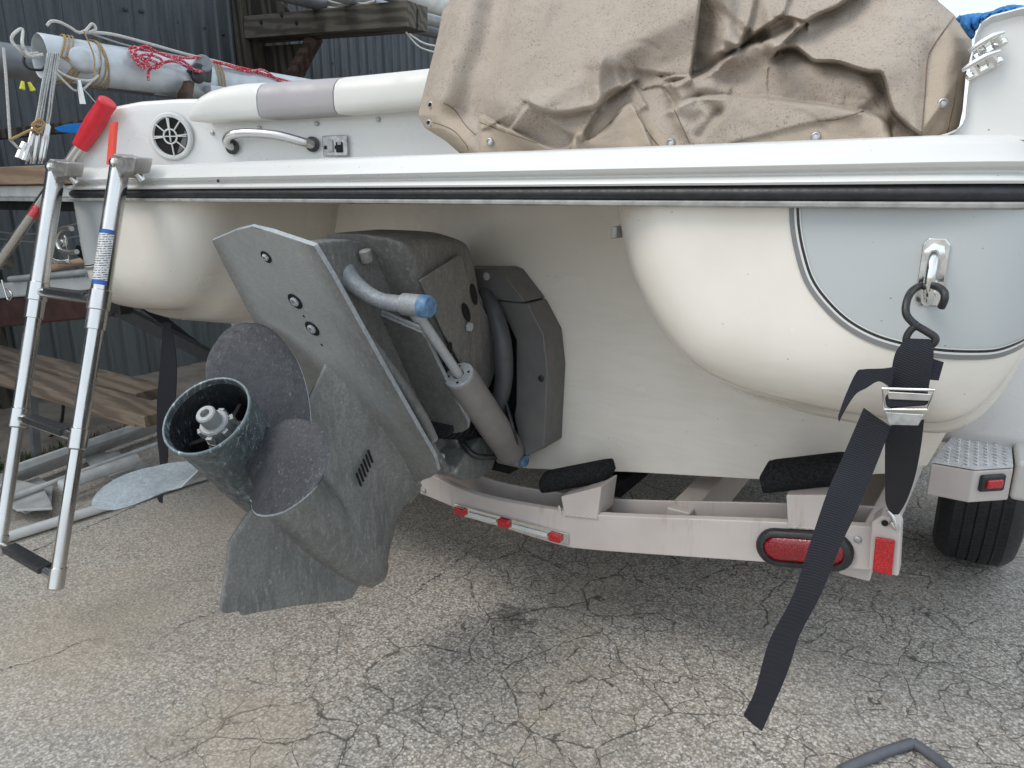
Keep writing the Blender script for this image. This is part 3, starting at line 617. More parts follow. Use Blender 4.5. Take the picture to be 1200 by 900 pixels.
# shower / pump socket plate
pc = onwall(393, 171, .004); tq = Vector((.97,.22,0)).normalized(); nq = Vector((.22,-.97,0)).normalized()
Rq = Matrix((tq, -nq, _Z)).transposed()
sp_ = MB().box(pc, (.082,.008,.056), Rq).build('socket_plate', M['zinc'], boat, bevel=.003)
for dx, w_, h_ in ((-.030,.008,.010),(.016,.022,.028),(.004,.007,.010)): MB().box(pc+tq*dx+nq*.005-_Z*.004, (w_,.004,h_), Rq).build('socket', M['dark'], sp_, bevel=.002)
MB().box(pc+tq*-.013+nq*.006, (.018,.005,.034), Rq).build('switch', M['trim'], sp_, bevel=.003)
MB().box(pc+tq*.018+nq*.007+_Z*.006, (.012,.004,.008), Rq).build('switch', M['trim'], sp_, bevel=.001)
sn = MB().lathe(onwall(249,156,.001), (.25,-.96,0), [(0,.0065),(.003,.006),(.0045,.004),(.0045,0)], 12).build('snap_stud', M['zinc'], boat)
for x, y in ((304,150),(371,145),(443,140)): copy_to(sn, boat, onwall(x, y, .001)-onwall(249,156,.001))
# cushions on the coaming
def cush(x0, x1, name, mat, cap0=False):
    m = MB(); rings = []; n = 10
    xs_ = np.linspace(x0, x1, 14) if not cap0 else np.concatenate([[x0, x0+.006, x0+.02, x0+.045, x0+.08], np.linspace(x0+.12, x1, 9)])
    for i, x in enumerate(xs_):
        f = 1.0
        if cap0 and i < 5: f = [.35,.55,.74,.88,.96][i]
        y0 = wallY(x)-.055; zb = 1.352+.035*(x+1.8); H = .100*f; W = .16
        q = [(-.0,.0),(-.010,.008),(-.014,.025),(-.013,.055),(-.006,.075),(.008,.089),(.03,.097),(.08,.1),(W,.1),(W,0)]
        zoff = 0
        rings.append([Vector((x, y0+a, zb+zoff+b*H/.1)) for a, b in q])
    m.loft(rings, True, True); return m.build(name, mat, boat, smooth=60)
xa = onwall(325,125).x; xb = onwall(412,118).x; x0_ = onwall(247,140).x
cush(x0_, xa-.002, 'seat_cushion', M['cushion'], True); cush(xa+.001, xb-.001, 'seat_cushion', M['mauve']); cush(xb+.002, -.2, 'seat_cushion', M['cushion'])
# starboard stern corner block
cb = [(1085,172),(1105,166),(1118,160),(1126,152),(1131,140),(1134,110),(1138,75),(1143,45),(1150,28),(1162,20),(1200,10),(1235,14),(1262,60),(1290,190)]
m = MB(); base_ = [atY(x, y, 1.17) for x, y in cb]
rr = [(0.0,1.0,.02),(.012,1.0,.006),(.03,1.0,0)]
pl = []
cc = sum(base_, Vector())/len(base_)
for dy, k in ((-.012,.86),(-.022,.93),(-.012,.975),(0.0,.995),(.02,1.0),(.5,1.0)):
    pl.append([Vector((cc.x+(p.x-cc.x)*k, 1.16+dy, max(1.215, cc.z+(p.z-cc.z)*k))) for p in base_])
m.loft(pl, True, True); m.build('corner_deck', M['gelwhite'], boat, smooth=50)
# chrome cleats on the corner
for (x0, y0), (x1, y1) in (((1132,92),(1176,68)), ((1140,70),(1181,46))):
    p, q = atY(x0, y0, 1.135), atY(x1, y1, 1.135)
    cl = MB().bar(p, q, .010, .007, up=(0,-1,0)).build('mooring_cleat', M['chrome'], boat, bevel=.004)
    a, b = p.lerp(q,.3), p.lerp(q,.72); up_ = Vector((-.005,-.010,.008))
    MB().tube([a, a+up_], [.006,.004], 10).build('cleat_post', M['chrome'], cl); MB().tube([b, b+up_], [.007,.005], 10).build('cleat_post', M['chrome'], cl)
    MB().tube([p+up_, a+up_*1.15, b+up_*1.15, q+up_*.9], [.002,.004,.004,.002], 10, sm=4).build('cleat_horn', M['chrome'], cl, smooth=60)

# stern eyes
def eye(px, Yp, name_label, flip=1):
    c_ = Vector(px); 
    pl_ = MB().prism([c_+Vector((x*.016, .004, z)) for x, z in ((-1,-.040),(-.7,-.046),(.7,-.046),(1,-.040),(1,.036),(.6,.044),(-.6,.044),(-1,.036))], (0,-.006,0)).build('eye_plate', M['chrome'], boat, bevel=.0015)
    MB().tube([c_+Vector((0,0,.024)), c_+Vector((0,-.03,.024)), c_+Vector((0,-.046,.012)), c_+Vector((0,-.05,-.008)), c_+Vector((0,-.045,-.026)), c_+Vector((0,-.028,-.036)), c_+Vector((0,0,-.036))], .0068, 12, sm=5).build('eye_ring', M['chrome'], pl_, smooth=60)
    MB().lathe(c_+Vector((0,-.001,.024)), (0,-1,0), [(0,.0135),(.007,.0135),(.008,.011),(.008,0)], 6).build('nut', M['chrome'], pl_)
    return c_
er = atY(1093, 318, 1.112); er.y = podY(er.x, er.z)-.003; EYE = eye(er, 0, '')
el = Vector((2*CX-er.x, er.y, er.z)); 
el = atY(84, 292, 1.17); eye(el+Vector((0,-.02,0)), 0, '')
MB().box(atY(723,272,1.2), (.012,.03,.022)).build('drain_fitting', M['trim'], boat, bevel=.003)
dr = MB().lathe(atY(256,212,1.085), (0,-1,0), [(0,.004),(.002,.004),(.003,.002),(.003,0)], 10).build('drain_hole', M['blackmetal'], boat)

# ------------------------------------------------------------------ boarding ladder (part of the boat)
ld_root = MB()
LT0, LT1 = atY(141,192,1.055), atY(66,197,1.055); LB0, LB1 = atY(65,690,.70), atY(-2,650,.70)
def lrail(t, b):
    k1, k2 = .40, .68
    P = [t+_Z*0, t.lerp(b,.001), t.lerp(b,k1-.001), t.lerp(b,k1), t.lerp(b,k2-.001), t.lerp(b,k2), b]
    m = MB(); m.tube(P, [.0235,.0235,.0235,.0195,.0195,.0160,.0160], 20); return m
lad = lrail(LT0, LB0).build('ladder', M['steel'], boat, smooth=50, label='stainless boarding ladder folding down from the port side of the stern')
lrail(LT1, LB1).build('side_rail', M['steel'], lad, smooth=50)
for k, tr_ in ((.33, 0), (.655, 1), (.975, 1)):
    a, b = LT1.lerp(LB1, k), LT0.lerp(LB0, k); 
    MB().tube([a, b], .0125, 14).build('rung', M['steel'], lad, smooth=60)
    for e in (a, b):
        dn = (LB0-LT0).normalized(); MB().tube([e-dn*.028, e-dn*.024, e+dn*.024, e+dn*.028], [.021,.0262,.0262,.021] if k < .4 else ([.017,.0222,.0222,.017] if k < .9 else [.015,.0185,.0185,.015]), 20).build('collar', M['steel'], lad, smooth=40)
    fwd = Vector((0,-1,.12)).normalized(); p, q = a.lerp(b,.18), a.lerp(b,.82)
    MB().bar(p+_Z*.007, q+_Z*.007, .036 if tr_ else .026, .018, up=_Z).build('tread', M['rubber'], lad, bevel=.004)
for t in (LT0, LT1):
    hp = t+Vector((.012,.004,-.002)); pts = [(-.016,.016),(.002,.026),(.05,.018),(.098,.014),(.088,-.004),(.075,-.022),(.03,-.024),(.012,-.034),(-.014,-.012)]
    br = MB().prism([hp+Vector((x, -.026, z)) for x, z in pts], (0,.046,0)).build('hinge_bracket', M['satin'], lad, bevel=.004)
    MB().lathe(hp+Vector((-.004,-.026,.004)), (0,-1,0), [(0,.012),(.006,.011),(.009,.006),(.009,0)], 16).build('hinge_bolt', M['chrome'], br)
    MB().tube([hp+Vector((.05,0,-.022)), hp+Vector((.052,.01,-.038))], [.008,.011], 12).build('stand_off', M['steel'], br)
dn = (LB0-LT0).normalized()
def wrap(k0, k1, mat, nm):
    m = MB(); c0, c1 = LT0.lerp(LB0, k0), LT0.lerp(LB0, k1); x_ = Vector((.54,-.84,0)); x_ = (x_-dn*x_.dot(dn)).normalized(); y_ = dn.cross(x_); rows = []
    for t in np.linspace(0, 1, 5): c = c0.lerp(c1, t); rows.append([c+(x_*cos(q)+y_*sin(q))*.0242 for q in np.linspace(-.95, .75, 10)])
    m.grid(rows); m.build(nm, mat, lad, smooth=60)
wrap(.175,.285, M['sticker'], 'sticker'); wrap(.165,.175, M['stickerblue'], 'sticker_band'); wrap(.285,.296, M['stickerblue'], 'sticker_band')

# ------------------------------------------------------------------ stern drive (parts of the boat)
def remeshed(mb, name, mat, vox=.0045, it=6, sub=None):
    o = mb.build(name, mat, boat, smooth=0)
    r = o.modifiers.new('r', 'REMESH'); r.mode = 'VOXEL'; r.voxel_size = vox; r.use_smooth_shade = True
    s = o.modifiers.new('s', 'SMOOTH'); s.factor = .5; s.iterations = it
    return o
m = MB()
# torpedo
tc_ = lambda a_: L(a_, .59+.18*a_, 0)      # propeller shaft line dips slightly aft
tor = [(.13,.066),(.10,.071),(.02,.074),(-.08,.073),(-.15,.067),(-.20,.061),(-.245,.053),(-.28,.042),(-.303,.027),(-.315,.012)]
TAX = (tc_(.1)-tc_(0)).normalized()
m.lathe(tc_(0), TAX, [(.13,.001)]+tor+[(-.316,.0005)], 36)
def foil(at, al, wd, d, n=28):
    c = (at+al)/2; h = (at-al)/2; pts = []
    for k in range(n):
        q = 2*pi*k/n; x = cos(q); y = sin(q)
        thick = wd*abs(y)*(max(0, (1-x)/2)**.45)*1.25+.0035
        pts.append(L(c+h*x, d, math.copysign(thick, y)))
    return pts
secs = [(.275,-.185,.125,.371),(.268,-.190,.104,.378),(.262,-.195,.084,.388),(.256,-.20,.070,.402),(.248,-.212,.062,.425),(.236,-.232,.060,.455),(.222,-.255,.064,.49),(.20,-.278,.070,.52),(.17,-.292,.074,.55),(.15,-.290,.072,.58)]
m.loft([foil(*s_) for s_ in secs], True, True)
sk = [(.140,.64),(.142,.705),(.128,.765),(.085,.805),(.040,.850),(.026,.862),(.004,.853),(-.010,.834),(-.026,.838),(-.053,.812),(-.12,.752),(-.195,.690),(-.240,.655),(-.268,.628),(-.25,.55),(.1,.55)]
ring = lambda h: [L(a_, d_, h*(1.0 if d_ < .72 else .75)) for a_, d_ in sk]
m.loft([ring(-.0065), ring(.0065)], True, True)
gear = remeshed(m, 'gearcase', M['drive'], .0038, 4); gear['label'] = 'grey gearcase with skeg, chipped at the skeg tip'
# ventilation plate
vp_s = [(.600,.0),(.592,.05),(.565,.150),(.50,.160),(.30,.178),(.10,.200),(.03,.208),(-.02,.198),(-.05,.165),(-.09,.10),(-.15,.06),(-.19,.04)]
poly = [L(a_, .38, s_) for a_, s_ in vp_s]+[L(a_, .38, -s_*.98) for a_, s_ in vp_s[::-1]]
vpl = MB().prism(poly, DD*-.011).build('ventilation_plate', M['driveplate'], boat, bevel=.002, label='flat ventilation plate of the tilted drive with three recessed bolts')
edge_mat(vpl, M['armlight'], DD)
for (x, y), r_ in (((312,301),.012), ((346,353),.0165), ((366,385),.0165)):
    p = onplane(x, y, L(0,.3802,0), DD)
    rc_ = MB().lathe(p, DD, [(.0008,.001),(.0008,r_*.96),(.0018,r_),(.0006,r_*1.12)], 24).build('bolt_recess', M['dark'], vpl)
    MB().lathe(p, DD, [(.0,r_*.62),(.004,r_*.62),(.0055,r_*.5),(.0056,r_*.3),(.003,r_*.3),(.003,0)], 6 if r_ < .014 else 20).build('bolt', M['armlight'], rc_)
dm = MB().lathe(onplane(356,370.5,L(0,.3802,0),DD), DD, [(.0006,.003),(.0008,0)], 8).build('pin_hole', M['dark'], vpl)
copy_to(dm, vpl, onplane(377,404,L(0,.3802,0),DD)-onplane(356,370.5,L(0,.3802,0),DD))
# intake slots on the strut side
for k in range(6):
    a_, d_ = .028+k*.0, .0
    p = L(.078-.0*k, .412, 0); p0 = (.072, .418+k*.0105)
    MB().bar(L(.062-.003*k,.428+k*.0115,.063+.0008*k), L(.030-.003*k,.436+k*.0115,.067+.0008*k), .0035, .004, up=DS).build('intake_slot', M['dark'], gear)
# bolts and pipe in the shadow between plates
for x, y in ((468,462),(495,515),(511,534)):
    p = onplane(x, y, L(0,.292,.0), DD)
    MB().lathe(p+DS*.012, DS, [(-.03,.010),(.008,.010),(.010,.008),(.010,0)], 6).build('housing_bolt', M['armlight'], boat)
# drive shaft housing between the plate and the pivot
m = MB()
hs = [(.555,.372),(.47,.205),(.40,.12),(.30,.04),(.10,-.02),(-.12,.0),(-.17,.10),(-.18,.25),(-.18,.372)]
for w_, ins in ((.035,0),):
    m.prism([L(a_, d_, -w_) for a_, d_ in hs], DS*(2*w_))
m.prism([L(a_, d_, -.085) for a_, d_ in ((.22,.195),(.15,.02),(-.12,.03),(-.17,.195))], DS*.17)
# side rib running down the housing
m.tube([L(.40,.31,.035), L(.25,.30,.075), L(.08,.30,.105), L(-.08,.30,.12), L(-.14,.29,.12)], [.007,.009,.011,.012,.012], 12, sm=4)
sh = remeshed(m, 'shaft_housing', M['driveplate'], .0045, 7)
m = MB(); m.prism([L(.535,.350,-.02), L(.462,.205,-.02), L(.36,.20,-.02), L(.40,.33,-.02)], DS*.045)
m.tube([onplane(402,312,L(0,0,.01),DS), onplane(410,327,L(0,0,.035),DS), onplane(428,343,L(0,0,.075),DS), onplane(448,353,L(0,0,.115),DS), L(.338,.238,.152)], [.024,.022,.019,.018,.019], 18, sm=5)
remeshed(m, 'trim_arm', M['armlight'], .0042, 8)
# splash plate
top = []
for x, y in ((412,345),(430,356),(452,367),(480,379),(497,386),(503,393),(528,446),(552,491),(551,499),(545,503),(515,507),(492,492)):
    top.append(onplane(x, y, L(0,.200,0), DD))
top += [Vector((2*PV.x-p.x, p.y, p.z)) for p in top[::-1] if p.x > PV.x+.02]
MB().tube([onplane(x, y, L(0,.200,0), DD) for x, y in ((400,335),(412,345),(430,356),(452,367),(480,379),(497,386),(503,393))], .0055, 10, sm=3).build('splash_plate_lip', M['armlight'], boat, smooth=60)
rib_ = [onplane(x, y, L(0,.300,0), DD) for x, y in ((405,360),(428,392),(452,425),(475,458),(495,490),(508,515))]
MB().tube(rib_, [.008,.011,.013,.014,.014,.012], 12, sm=4).build('housing_rib', M['drive'], boat, smooth=60)
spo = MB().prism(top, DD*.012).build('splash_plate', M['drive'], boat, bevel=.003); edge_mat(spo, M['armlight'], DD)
# trim pin with blue cap
pin = MB().lathe(L(.338,.238,.150), DS, [(-.01,.017),(.002,.017),(.003,.0235),(.052,.0235)], 28).build('trim_pin', M['armlight'], boat, smooth=40)
MB().lathe(L(.338,.238,.150), DS, [(.052,.0235),(.0525,.0242),(.071,.0235),(.075,.020),(.0755,0)], 28).build('cap', M['bluecap'], pin, smooth=40)
def cyl(sg, label=None):
    p0 = L(.330,.230,.165*sg); p1 = Vector((PV.x+(.975-0)*0+.190*sg, 1.515, .463))
    q = lambda t: p0.lerp(p1, t)
    body = MB().tube([q(.40), q(.405), q(.42), q(.93), q(.96)], [.032,.038,.040,.040,.032], 32).build('trim_cylinder', M['cyl'], boat, smooth=40, label=label)
    MB().tube([q(.0), q(.41)], .0115, 16).build('piston_rod', M['armlight'], body, smooth=60)
    MB().tube([q(-.01), q(.06)], .017, 16).build('rod_eye', M['armlight'], body, smooth=60)
    ax = (p1-p0).normalized(); MB().lathe(q(.40), -ax, [(-.004,.037),(.004,.037),(.006,.035),(.006,.014),(.003,.013)], 32).build('end_gland', M['armlight'], body, smooth=40)
    n_ = ax.orthogonal().normalized(); b_ = ax.cross(n_)
    for k in range(4):
        e = n_*cos(k*pi/2+.5)+b_*sin(k*pi/2+.5); MB().lathe(q(.40)-ax*.0062+e*.026, -ax, [(0,.0035),(.0008,.0032),(.0008,0)], 8).build('gland_hole', M['dark'], body)
    MB().tube([p1+Vector((-.05*sg,0,0)), p1+Vector((.02*sg,0,0))], .022, 20).build('anchor', M['cyl'], body, smooth=50)
    MB().lathe(p1+Vector((.02*sg,0,0)), Vector((sg,0,0)), [(0,.016),(.012,.016),(.014,.012),(.014,0)], 20).build('cap', M['bluecap'], body, smooth=40)
cyl(1, 'starboard trim cylinder with its rod reaching the blue capped pin'); cyl(-1)
# upper cover (bell housing hood)
m = MB()
side_px = [(428,300),(452,284),(478,275),(520,271),(545,279),(553,300),(560,340),(580,385),(584,430),(572,462),(540,500),(500,480),(450,380)]
cs = []
for x, y in side_px:
    p = atX(x, y, -1.04); dl = (p-PV).dot(DD); cs.append(p-DD*max(0, dl-.155))
cen = sum(cs, Vector())/len(cs)
rg = []
for sx_, k in ((-.16,.80),(-.135,.93),(-.09,1.0),(.03,1.0),(.085,.985),(.115,.93),(.125,.86)):
    rg.append([Vector((-1.15+sx_, cen.y+(p.y-cen.y)*k, cen.z+(p.z-cen.z)*k)) for p in cs])
m.loft(rg, True, True)
up_cover = remeshed(m, 'drive_cover', M['cover'], .006, 8); up_cover['label'] = 'dusty grey rounded cover over the top of the drive'
# side panel of the cover with seam and hand holes
pnl = [(490,328),(538,297),(556,345),(580,388),(583,425),(572,455),(552,452),(515,385)]
pv = [atX(x, y, -1.015) for x, y in pnl]; pc_ = sum(pv, Vector())/len(pv)
pn = MB().loft([pv, [p+Vector((.006,0,0)) for p in [pc_+(q_-pc_)*.985 for q_ in pv]]], True, True).build('cover_panel', M['cover'], boat, smooth=30, bevel=.004)
for x, y, r1, r2, an in ((546,366,.012,.026,.5),(555,345,.011,.028,.3),(524,415,.012,.030,-.5)):
    c_ = atX(x, y, -1.006); ring_ = []
    MB().prism([c_+Vector((0, cos(an)*r1*cos(q)-sin(an)*r2*sin(q), sin(an)*r1*cos(q)+cos(an)*r2*sin(q))) for q in np.linspace(0, 2*pi, 17)[:-1]], (.002,0,0)).build('hand_hole', M['dark'], pn)
MB().lathe(atX(549,383,-1.005), (1,0,0), [(0,.012),(.006,.012),(.008,.009),(.008,0)], 6).build('cover_bolt', M['armlight'], pn)
MB().tube([atX(545,470,-1.01), atX(556,462,-1.01)], .012, 10).build('zinc_boss', M['armlight'], pn)
MB().lathe(atX(428,296,-1.1), (0,-.3,1), [(-.02,.014),(.004,.014),(.006,.010),(.006,0)], 12).build('top_boss', M['cover'], boat)
# transom plate (gimbal housing), port half mirrored
tp1 = [(-1.15,.962),(-1.010,.968),(-.990,.962),(-.922,.892),(-.938,.888),(-1.015,.889),(-1.035,.905),(-1.15,.905)]
tp2 = [(-.919,.888),(-.872,.815),(-.859,.723),(-.866,.515),(-.925,.480),(-.945,.52),(-.962,.585),(-.955,.62),(-.955,.79),(-1.012,.8865)]
for mir in (False, True):
    f_ = (lambda x: -2.3-x) if mir else (lambda x: x)
    MB().prism([Vector((f_(x), 1.50, z)) for x, z in tp1], (0,.1,0)).build('transom_plate', M['gimbal'], boat, bevel=.005)
    MB().prism([Vector((f_(x), 1.505, z)) for x, z in tp2], (0,.095,0)).build('transom_plate', M['gimbal'], boat, bevel=.005)
    MB().lathe(Vector((f_(-.878), 1.507, .70)), (0,-1,0), [(-.004,.009),(.003,.009),(.004,.006),(.004,0)], 12).build('plate_screw', M['blackmetal'], boat)
    MB().lathe(Vector((f_(-1.04), 1.503, .948)), (0,-1,0), [(-.004,.010),(.004,.010),(.005,.007),(.005,0)], 12).build('plate_screw', M['armlight'], boat)
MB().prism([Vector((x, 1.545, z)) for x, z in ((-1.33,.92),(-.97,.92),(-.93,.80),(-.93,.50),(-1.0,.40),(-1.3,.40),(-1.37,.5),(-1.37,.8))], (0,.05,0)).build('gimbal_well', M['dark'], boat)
MB().tube([Vector((-1.045,1.50,.90)), Vector((-1.0,1.475,.865)), Vector((-.965,1.46,.79)), Vector((-.962,1.46,.70)), Vector((-.985,1.465,.62)), Vector((-1.03,1.48,.55))], [.020,.021,.023,.023,.022,.022], 16, sm=5).build('exhaust_bellows', M['bellows'], boat, smooth=60)
m = MB()
for k in range(9): 
    t = k/8; m.tube([Vector((-1.08,1.34+.17*t,.60-.06*t)), Vector((-1.08,1.352+.17*t,.596-.06*t))], .048, 20)
m.build('rubber_bellows', M['rubber'], boat, smooth=40)
for pts, r in (([(-.99,1.50,.60),(-.965,1.46,.55),(-.95,1.47,.50),(-.97,1.5,.47)], .006), ([(-.98,1.48,.66),(-.93,1.45,.58),(-.93,1.48,.50)], .005), ([(-1.1,1.42,.56),(-1.02,1.40,.50),(-.98,1.47,.48)], .008)):
    MB().tube([Vector(p) for p in pts], r, 8, sm=5).build('hydraulic_hose', M['rubber'], boat, smooth=60)
# lower fork
fk = [(536,548),(534,558),(545,564),(562,562),(578,552),(584,535),(576,515),(566,512),(552,528)]
fkp = [atX(x, y, -1.03) for x, y in fk]
MB().prism(fkp, (-.12,0,0)).build('gimbal_fork', M['driveplate'], boat, bevel=.012, seg=3)
# propeller
AX = L(0,.662,.006); XB = L(.14,.615,-.030); XR = L(.368,.660,.012); XA = (XR-XB).normalized(); XO = XR-XA*.368
XU = XA.orthogonal().normalized(); XV = XA.cross(XU)
m = MB().lathe(XO, XA, [(.098,.02),(.10,.076),(.115,.0785),(.17,.080),(.22,.0805),(.28,.080),(.33,.080),(.352,.0805),(.368,.0845),(.376,.085),(.379,.083),(.378,.080),(.366,.077)], 56)
prop = m.build('propeller', M['hub'], boat, smooth=45, label='three bladed propeller with a hollow oxidised hub')
M['bore'] = mk_drive('bore_black', (.010,.012,.014), (.022,.026,.030), (.35,.42,.45), 1.3, .5, .55)
MB().lathe(XO, XA, [(.367,.077),(.36,.0755),(.30,.072),(.22,.069)], 56).build('hub_bore', M['bore'], prop, smooth=60)
MB().lathe(XO, XA, [(.222,.069),(.225,.0300)], 40).build('hub_floor', M['dark'], prop)
for k in range(3):
    e = (lambda q: XU*cos(q)+XV*sin(q))(k*2*pi/3+.9); MB().bar(XO+XA*.27+e*.02, XO+XA*.27+e*.066, .008, .09, up=XA).build('hub_vane', M['dark'], prop)
MB().lathe(XO, XA, [(.20,.044),(.298,.041),(.303,.037),(.303,.020)], 32).build('inner_hub', M['bellows'], prop, smooth=40)
M['nutgrey'] = mk_drive('nut_grey', (.24,.25,.245), (.34,.35,.345), (.55,.55,.54), 1.5, .45, .5)
nut = MB().lathe(XO, XA, [(.30,.034),(.322,.034),(.3225,.029),(.350,.029),(.354,.026),(.354,.018),(.348,.018),(.348,0)], 12).build('nut', M['nutgrey'], prop, smooth=30)
MB().lathe(XO, XA, [(.348,.0185),(.380,.0185),(.383,.016),(.383,.009),(.372,.008),(.372,0)], 20).build('shaft_end', M['nutgrey'], nut)
for k in range(6):
    q = k*pi/3; e = XU*cos(q)+XV*sin(q); MB().bar(XO+XA*.338+e*.020, XO+XA*.338+e*.035, .012, .018, up=XA).build('lock_tab', M['nutgrey'], nut, bevel=.001)
BPS = {0: (-2.4446,.1074,.5067,.2846,.1795,-.0596,.1149,.0977), 2: (-2.6732,.0788,.1487,.2693,.18,-.0011,.0955,.0955), 1: (-2.4909,.0754,.3483,.2653,.18,-.0833,.0705,.1109)}
def blade(k, mat, lb):
    phi0, pt, rk, a0, rc, cc_, Ra, Rb = BPS[k]; phi = phi0+k*2*pi/3
    def P(r, c, lift):
        th = c/max(r, .05); return AX+DA*(a0+pt*th+rk*(r-.07)+lift)+DD*(r*cos(phi+th))+DS*(r*sin(phi+th))
    ns, nc = 34, 22; rings = []; rt = rc+Ra
    for i in range(ns):
        u = i/(ns-1); r0 = {0: .100, 2: .062, 1: .06}[k]; r = r0+(rt-.0005-r0)*sin(u*pi/2)
        q = (r-rc)/Ra; hw = Rb*sqrt(max(0, 1-q*q)) if q > -.75 else Rb*.6614*(1-.15*(-.75-q))
        c0 = cc_*(1 if q > -.75 else max(.35, 1-.8*(-.75-q)))
        if k == 2 and r < .085: hw *= .6
        hw = max(hw, .0006); up, dn = [], []; lf = .84 if k == 2 else 1
        for j in range(nc):
            x = -cos(pi*j/(nc-1)); x = x*lf if x < 0 else x; th_ = (.0012+.0045*max(0, min(1, 1-(r-.06)/.16)))*sqrt(max(0, 1-x*x))+.0007
            th_ *= min(1, (rt-r)/.01+.35); cb = -.011*x*x*min(1, (rt-r)/.04)+.006*sin(u*pi); up.append(P(r, c0+hw*x, th_+cb)); dn.append(P(r, c0+hw*x, -th_+cb))
        rings.append(up+dn[::-1])
    def foot(p, rad):                        # cast root: the blade grows out of the hub barrel
        h = min(max((p-XO).dot(XA), .115), .345); q = XO+XA*h; d = p-q; d = d-XA*d.dot(XA); return q+d.normalized()*rad
    out = [i for i, rg_ in enumerate(rings) if min((p-(XO+XA*(p-XO).dot(XA))).length for p in rg_) > .079]
    rings = rings[out[0]:]
    mid = [foot(p, .083).lerp(p, .35) for p in rings[0]]
    rings = [[foot(p, .074) for p in rings[0]], mid]+rings; ns = len(rings)
    m = MB(); m.loft(rings, True, True)
    o = m.build('blade', mat, prop, smooth=60, label=lb); o.data.materials.append(M['bladelitworn'])
    n2 = nc*2
    for f, p in enumerate(o.data.polygons):
        if f < (ns-1)*n2 and (f % n2 in ((0, nc-1, nc, n2-1) if k != 2 else (0, nc-1, nc, n2-1))): p.material_index = 1
    return o
blade(0, M['blade'], 'upper dark blade of the propeller'); blade(2, M['blade'], 'lower right dark blade of the propeller'); blade(1, M['bladelitworn'], 'pale blade of the propeller pointing left, strong light painted into its colour')
MB().lathe(XO, XA, [(.085,.077),(.101,.077)], 40).build('seal_gap', M['dark'], prop)

# ================================================================== TRAILER
trl = empty('boat_trailer', (CX, 1.45, 0), 'pale beige painted boat trailer under the stern, with red lights', 'trailer')
# cross beam, V shaped and curved in the middle
bt = [(-.078,.533),(-.30,.487),(-.652,.410),(-.80,.388),(-.918,.377),(-1.0,.373),(-1.069,.376),(-1.15,.388),(-1.232,.405),(-1.30,.42)]
bb = [(-.078,.440),(-.30,.393),(-.701,.306),(-.80,.297),(-.918,.298),(-1.0,.303),(-1.069,.312),(-1.15,.322),(-1.261,.333),(-1.30,.34)]
left = [(2*CX-x, z) for x, z in bt if x > -.9]; leftb = [(2*CX-x, z) for x, z in bb if x > -.9]
bt = sp2(bt[:9], 4)+left[::-1]; bb = sp2(bb[:9], 4)+leftb[::-1]
# same count on both
def rs(P, n):
    P = np.array(P); d = np.r_[0, np.cumsum(np.hypot(*np.diff(P, axis=0).T))]; t = np.linspace(0, d[-1], n); return list(zip(np.interp(t, d, P[:,0]), np.interp(t, d, P[:,1])))
bt, bb = rs(bt, 60), rs(bb, 60)
m = MB(); m.loft([[Vector((x1,1.43,z1)), Vector((x1,1.445,z1+.004)), Vector((x1,1.445,z1-.02)), Vector((x2,1.445,z2+.01)), Vector((x2,1.53,z2+.01)), Vector((x1,1.53,z1+.004)), Vector((x1,1.545,z1)), Vector((x2,1.545,z2-.002)), Vector((x2,1.43,z2))] for (x1, z1), (x2, z2) in zip(bt, bb)], True, True)
m.build('rear_beam', M['trailer'], trl, smooth=30, bevel=.003)
# main rails to the front
for x in (CX-.62, CX+.62):
    MB().box((x, 4.6, .38), (.06, 6.2, .11)).build('frame_rail', M['trailer'], trl, bevel=.005)
MB().bar((CX-.62, 7.6, .38), (CX, 8.8, .38), .06, .1).build('tongue', M['trailer'], trl); MB().bar((CX+.62, 7.6, .38), (CX, 8.8, .38), .06, .1).build('tongue', M['trailer'], trl)
for y in (3.0, 5.0): MB().box((CX, y, .33), (1.3, .08, .08)).build('cross_member', M['trailer'], trl, bevel=.004)
# side member from beam end forward to the fender
MB().box((-.115, 2.0, .44), (.06, 1.05, .10)).build('frame_rail', M['trailer'], trl, bevel=.005)
# posts and carpeted bunks
for px in (((657,582),(705,570),(700,608),(661,603)), ((921,580),(985,580),(985,622),(923,618))):
    MB().prism([atY(x, y, 1.428) for x, y in px], (0,.09,0)).build('bunk_post', M['trailer'], trl, bevel=.003)
def bunk(x0, x1, y, z0, z1, r):
    m = MB(); rg = []
    a = Vector((x0, y, z0)); b = Vector((x1, y+.05, z1)); n = 14
    for t in np.linspace(0, 1, n):
        k = min(1, sqrt(max(0, 1-(1-min(t, 1-t)*9)**2))) if min(t, 1-t) < .11 else 1; c = a.lerp(b, t); k = max(k, .15)
        rg.append([c+Vector((0, r*1.15*k*cos(q), r*k*sin(q))) for q in np.linspace(0, 2*pi, 19)[:-1]])
    m.loft(rg, True, True); return m.build('bunk_pad', M['carpet'], trl, smooth=80)
for (xa_, ya_), (xb_, yb_), r in (((628,569),(706,560),.030), ((888,563),(990,561),.036)):
    a = atY(xa_, ya_, 1.44); b = atY(xb_, yb_, 1.44); bunk(a.x, b.x, 1.46, a.z, b.z, r)
    MB().box(((a.x+b.x)/2, 3.25, a.z-.035), (.14, 3.3, .04)).build('bunk_board', M['carpet'], trl)
for px_, py_ in ((497,575),(1005,632)):
    bp_ = MB().lathe(atY(px_, py_, 1.429), (0,-1,0), [(0,.0075),(.003,.0075),(.0045,.005),(.0045,0)], 6).build('bolt', M['zinc'], trl)
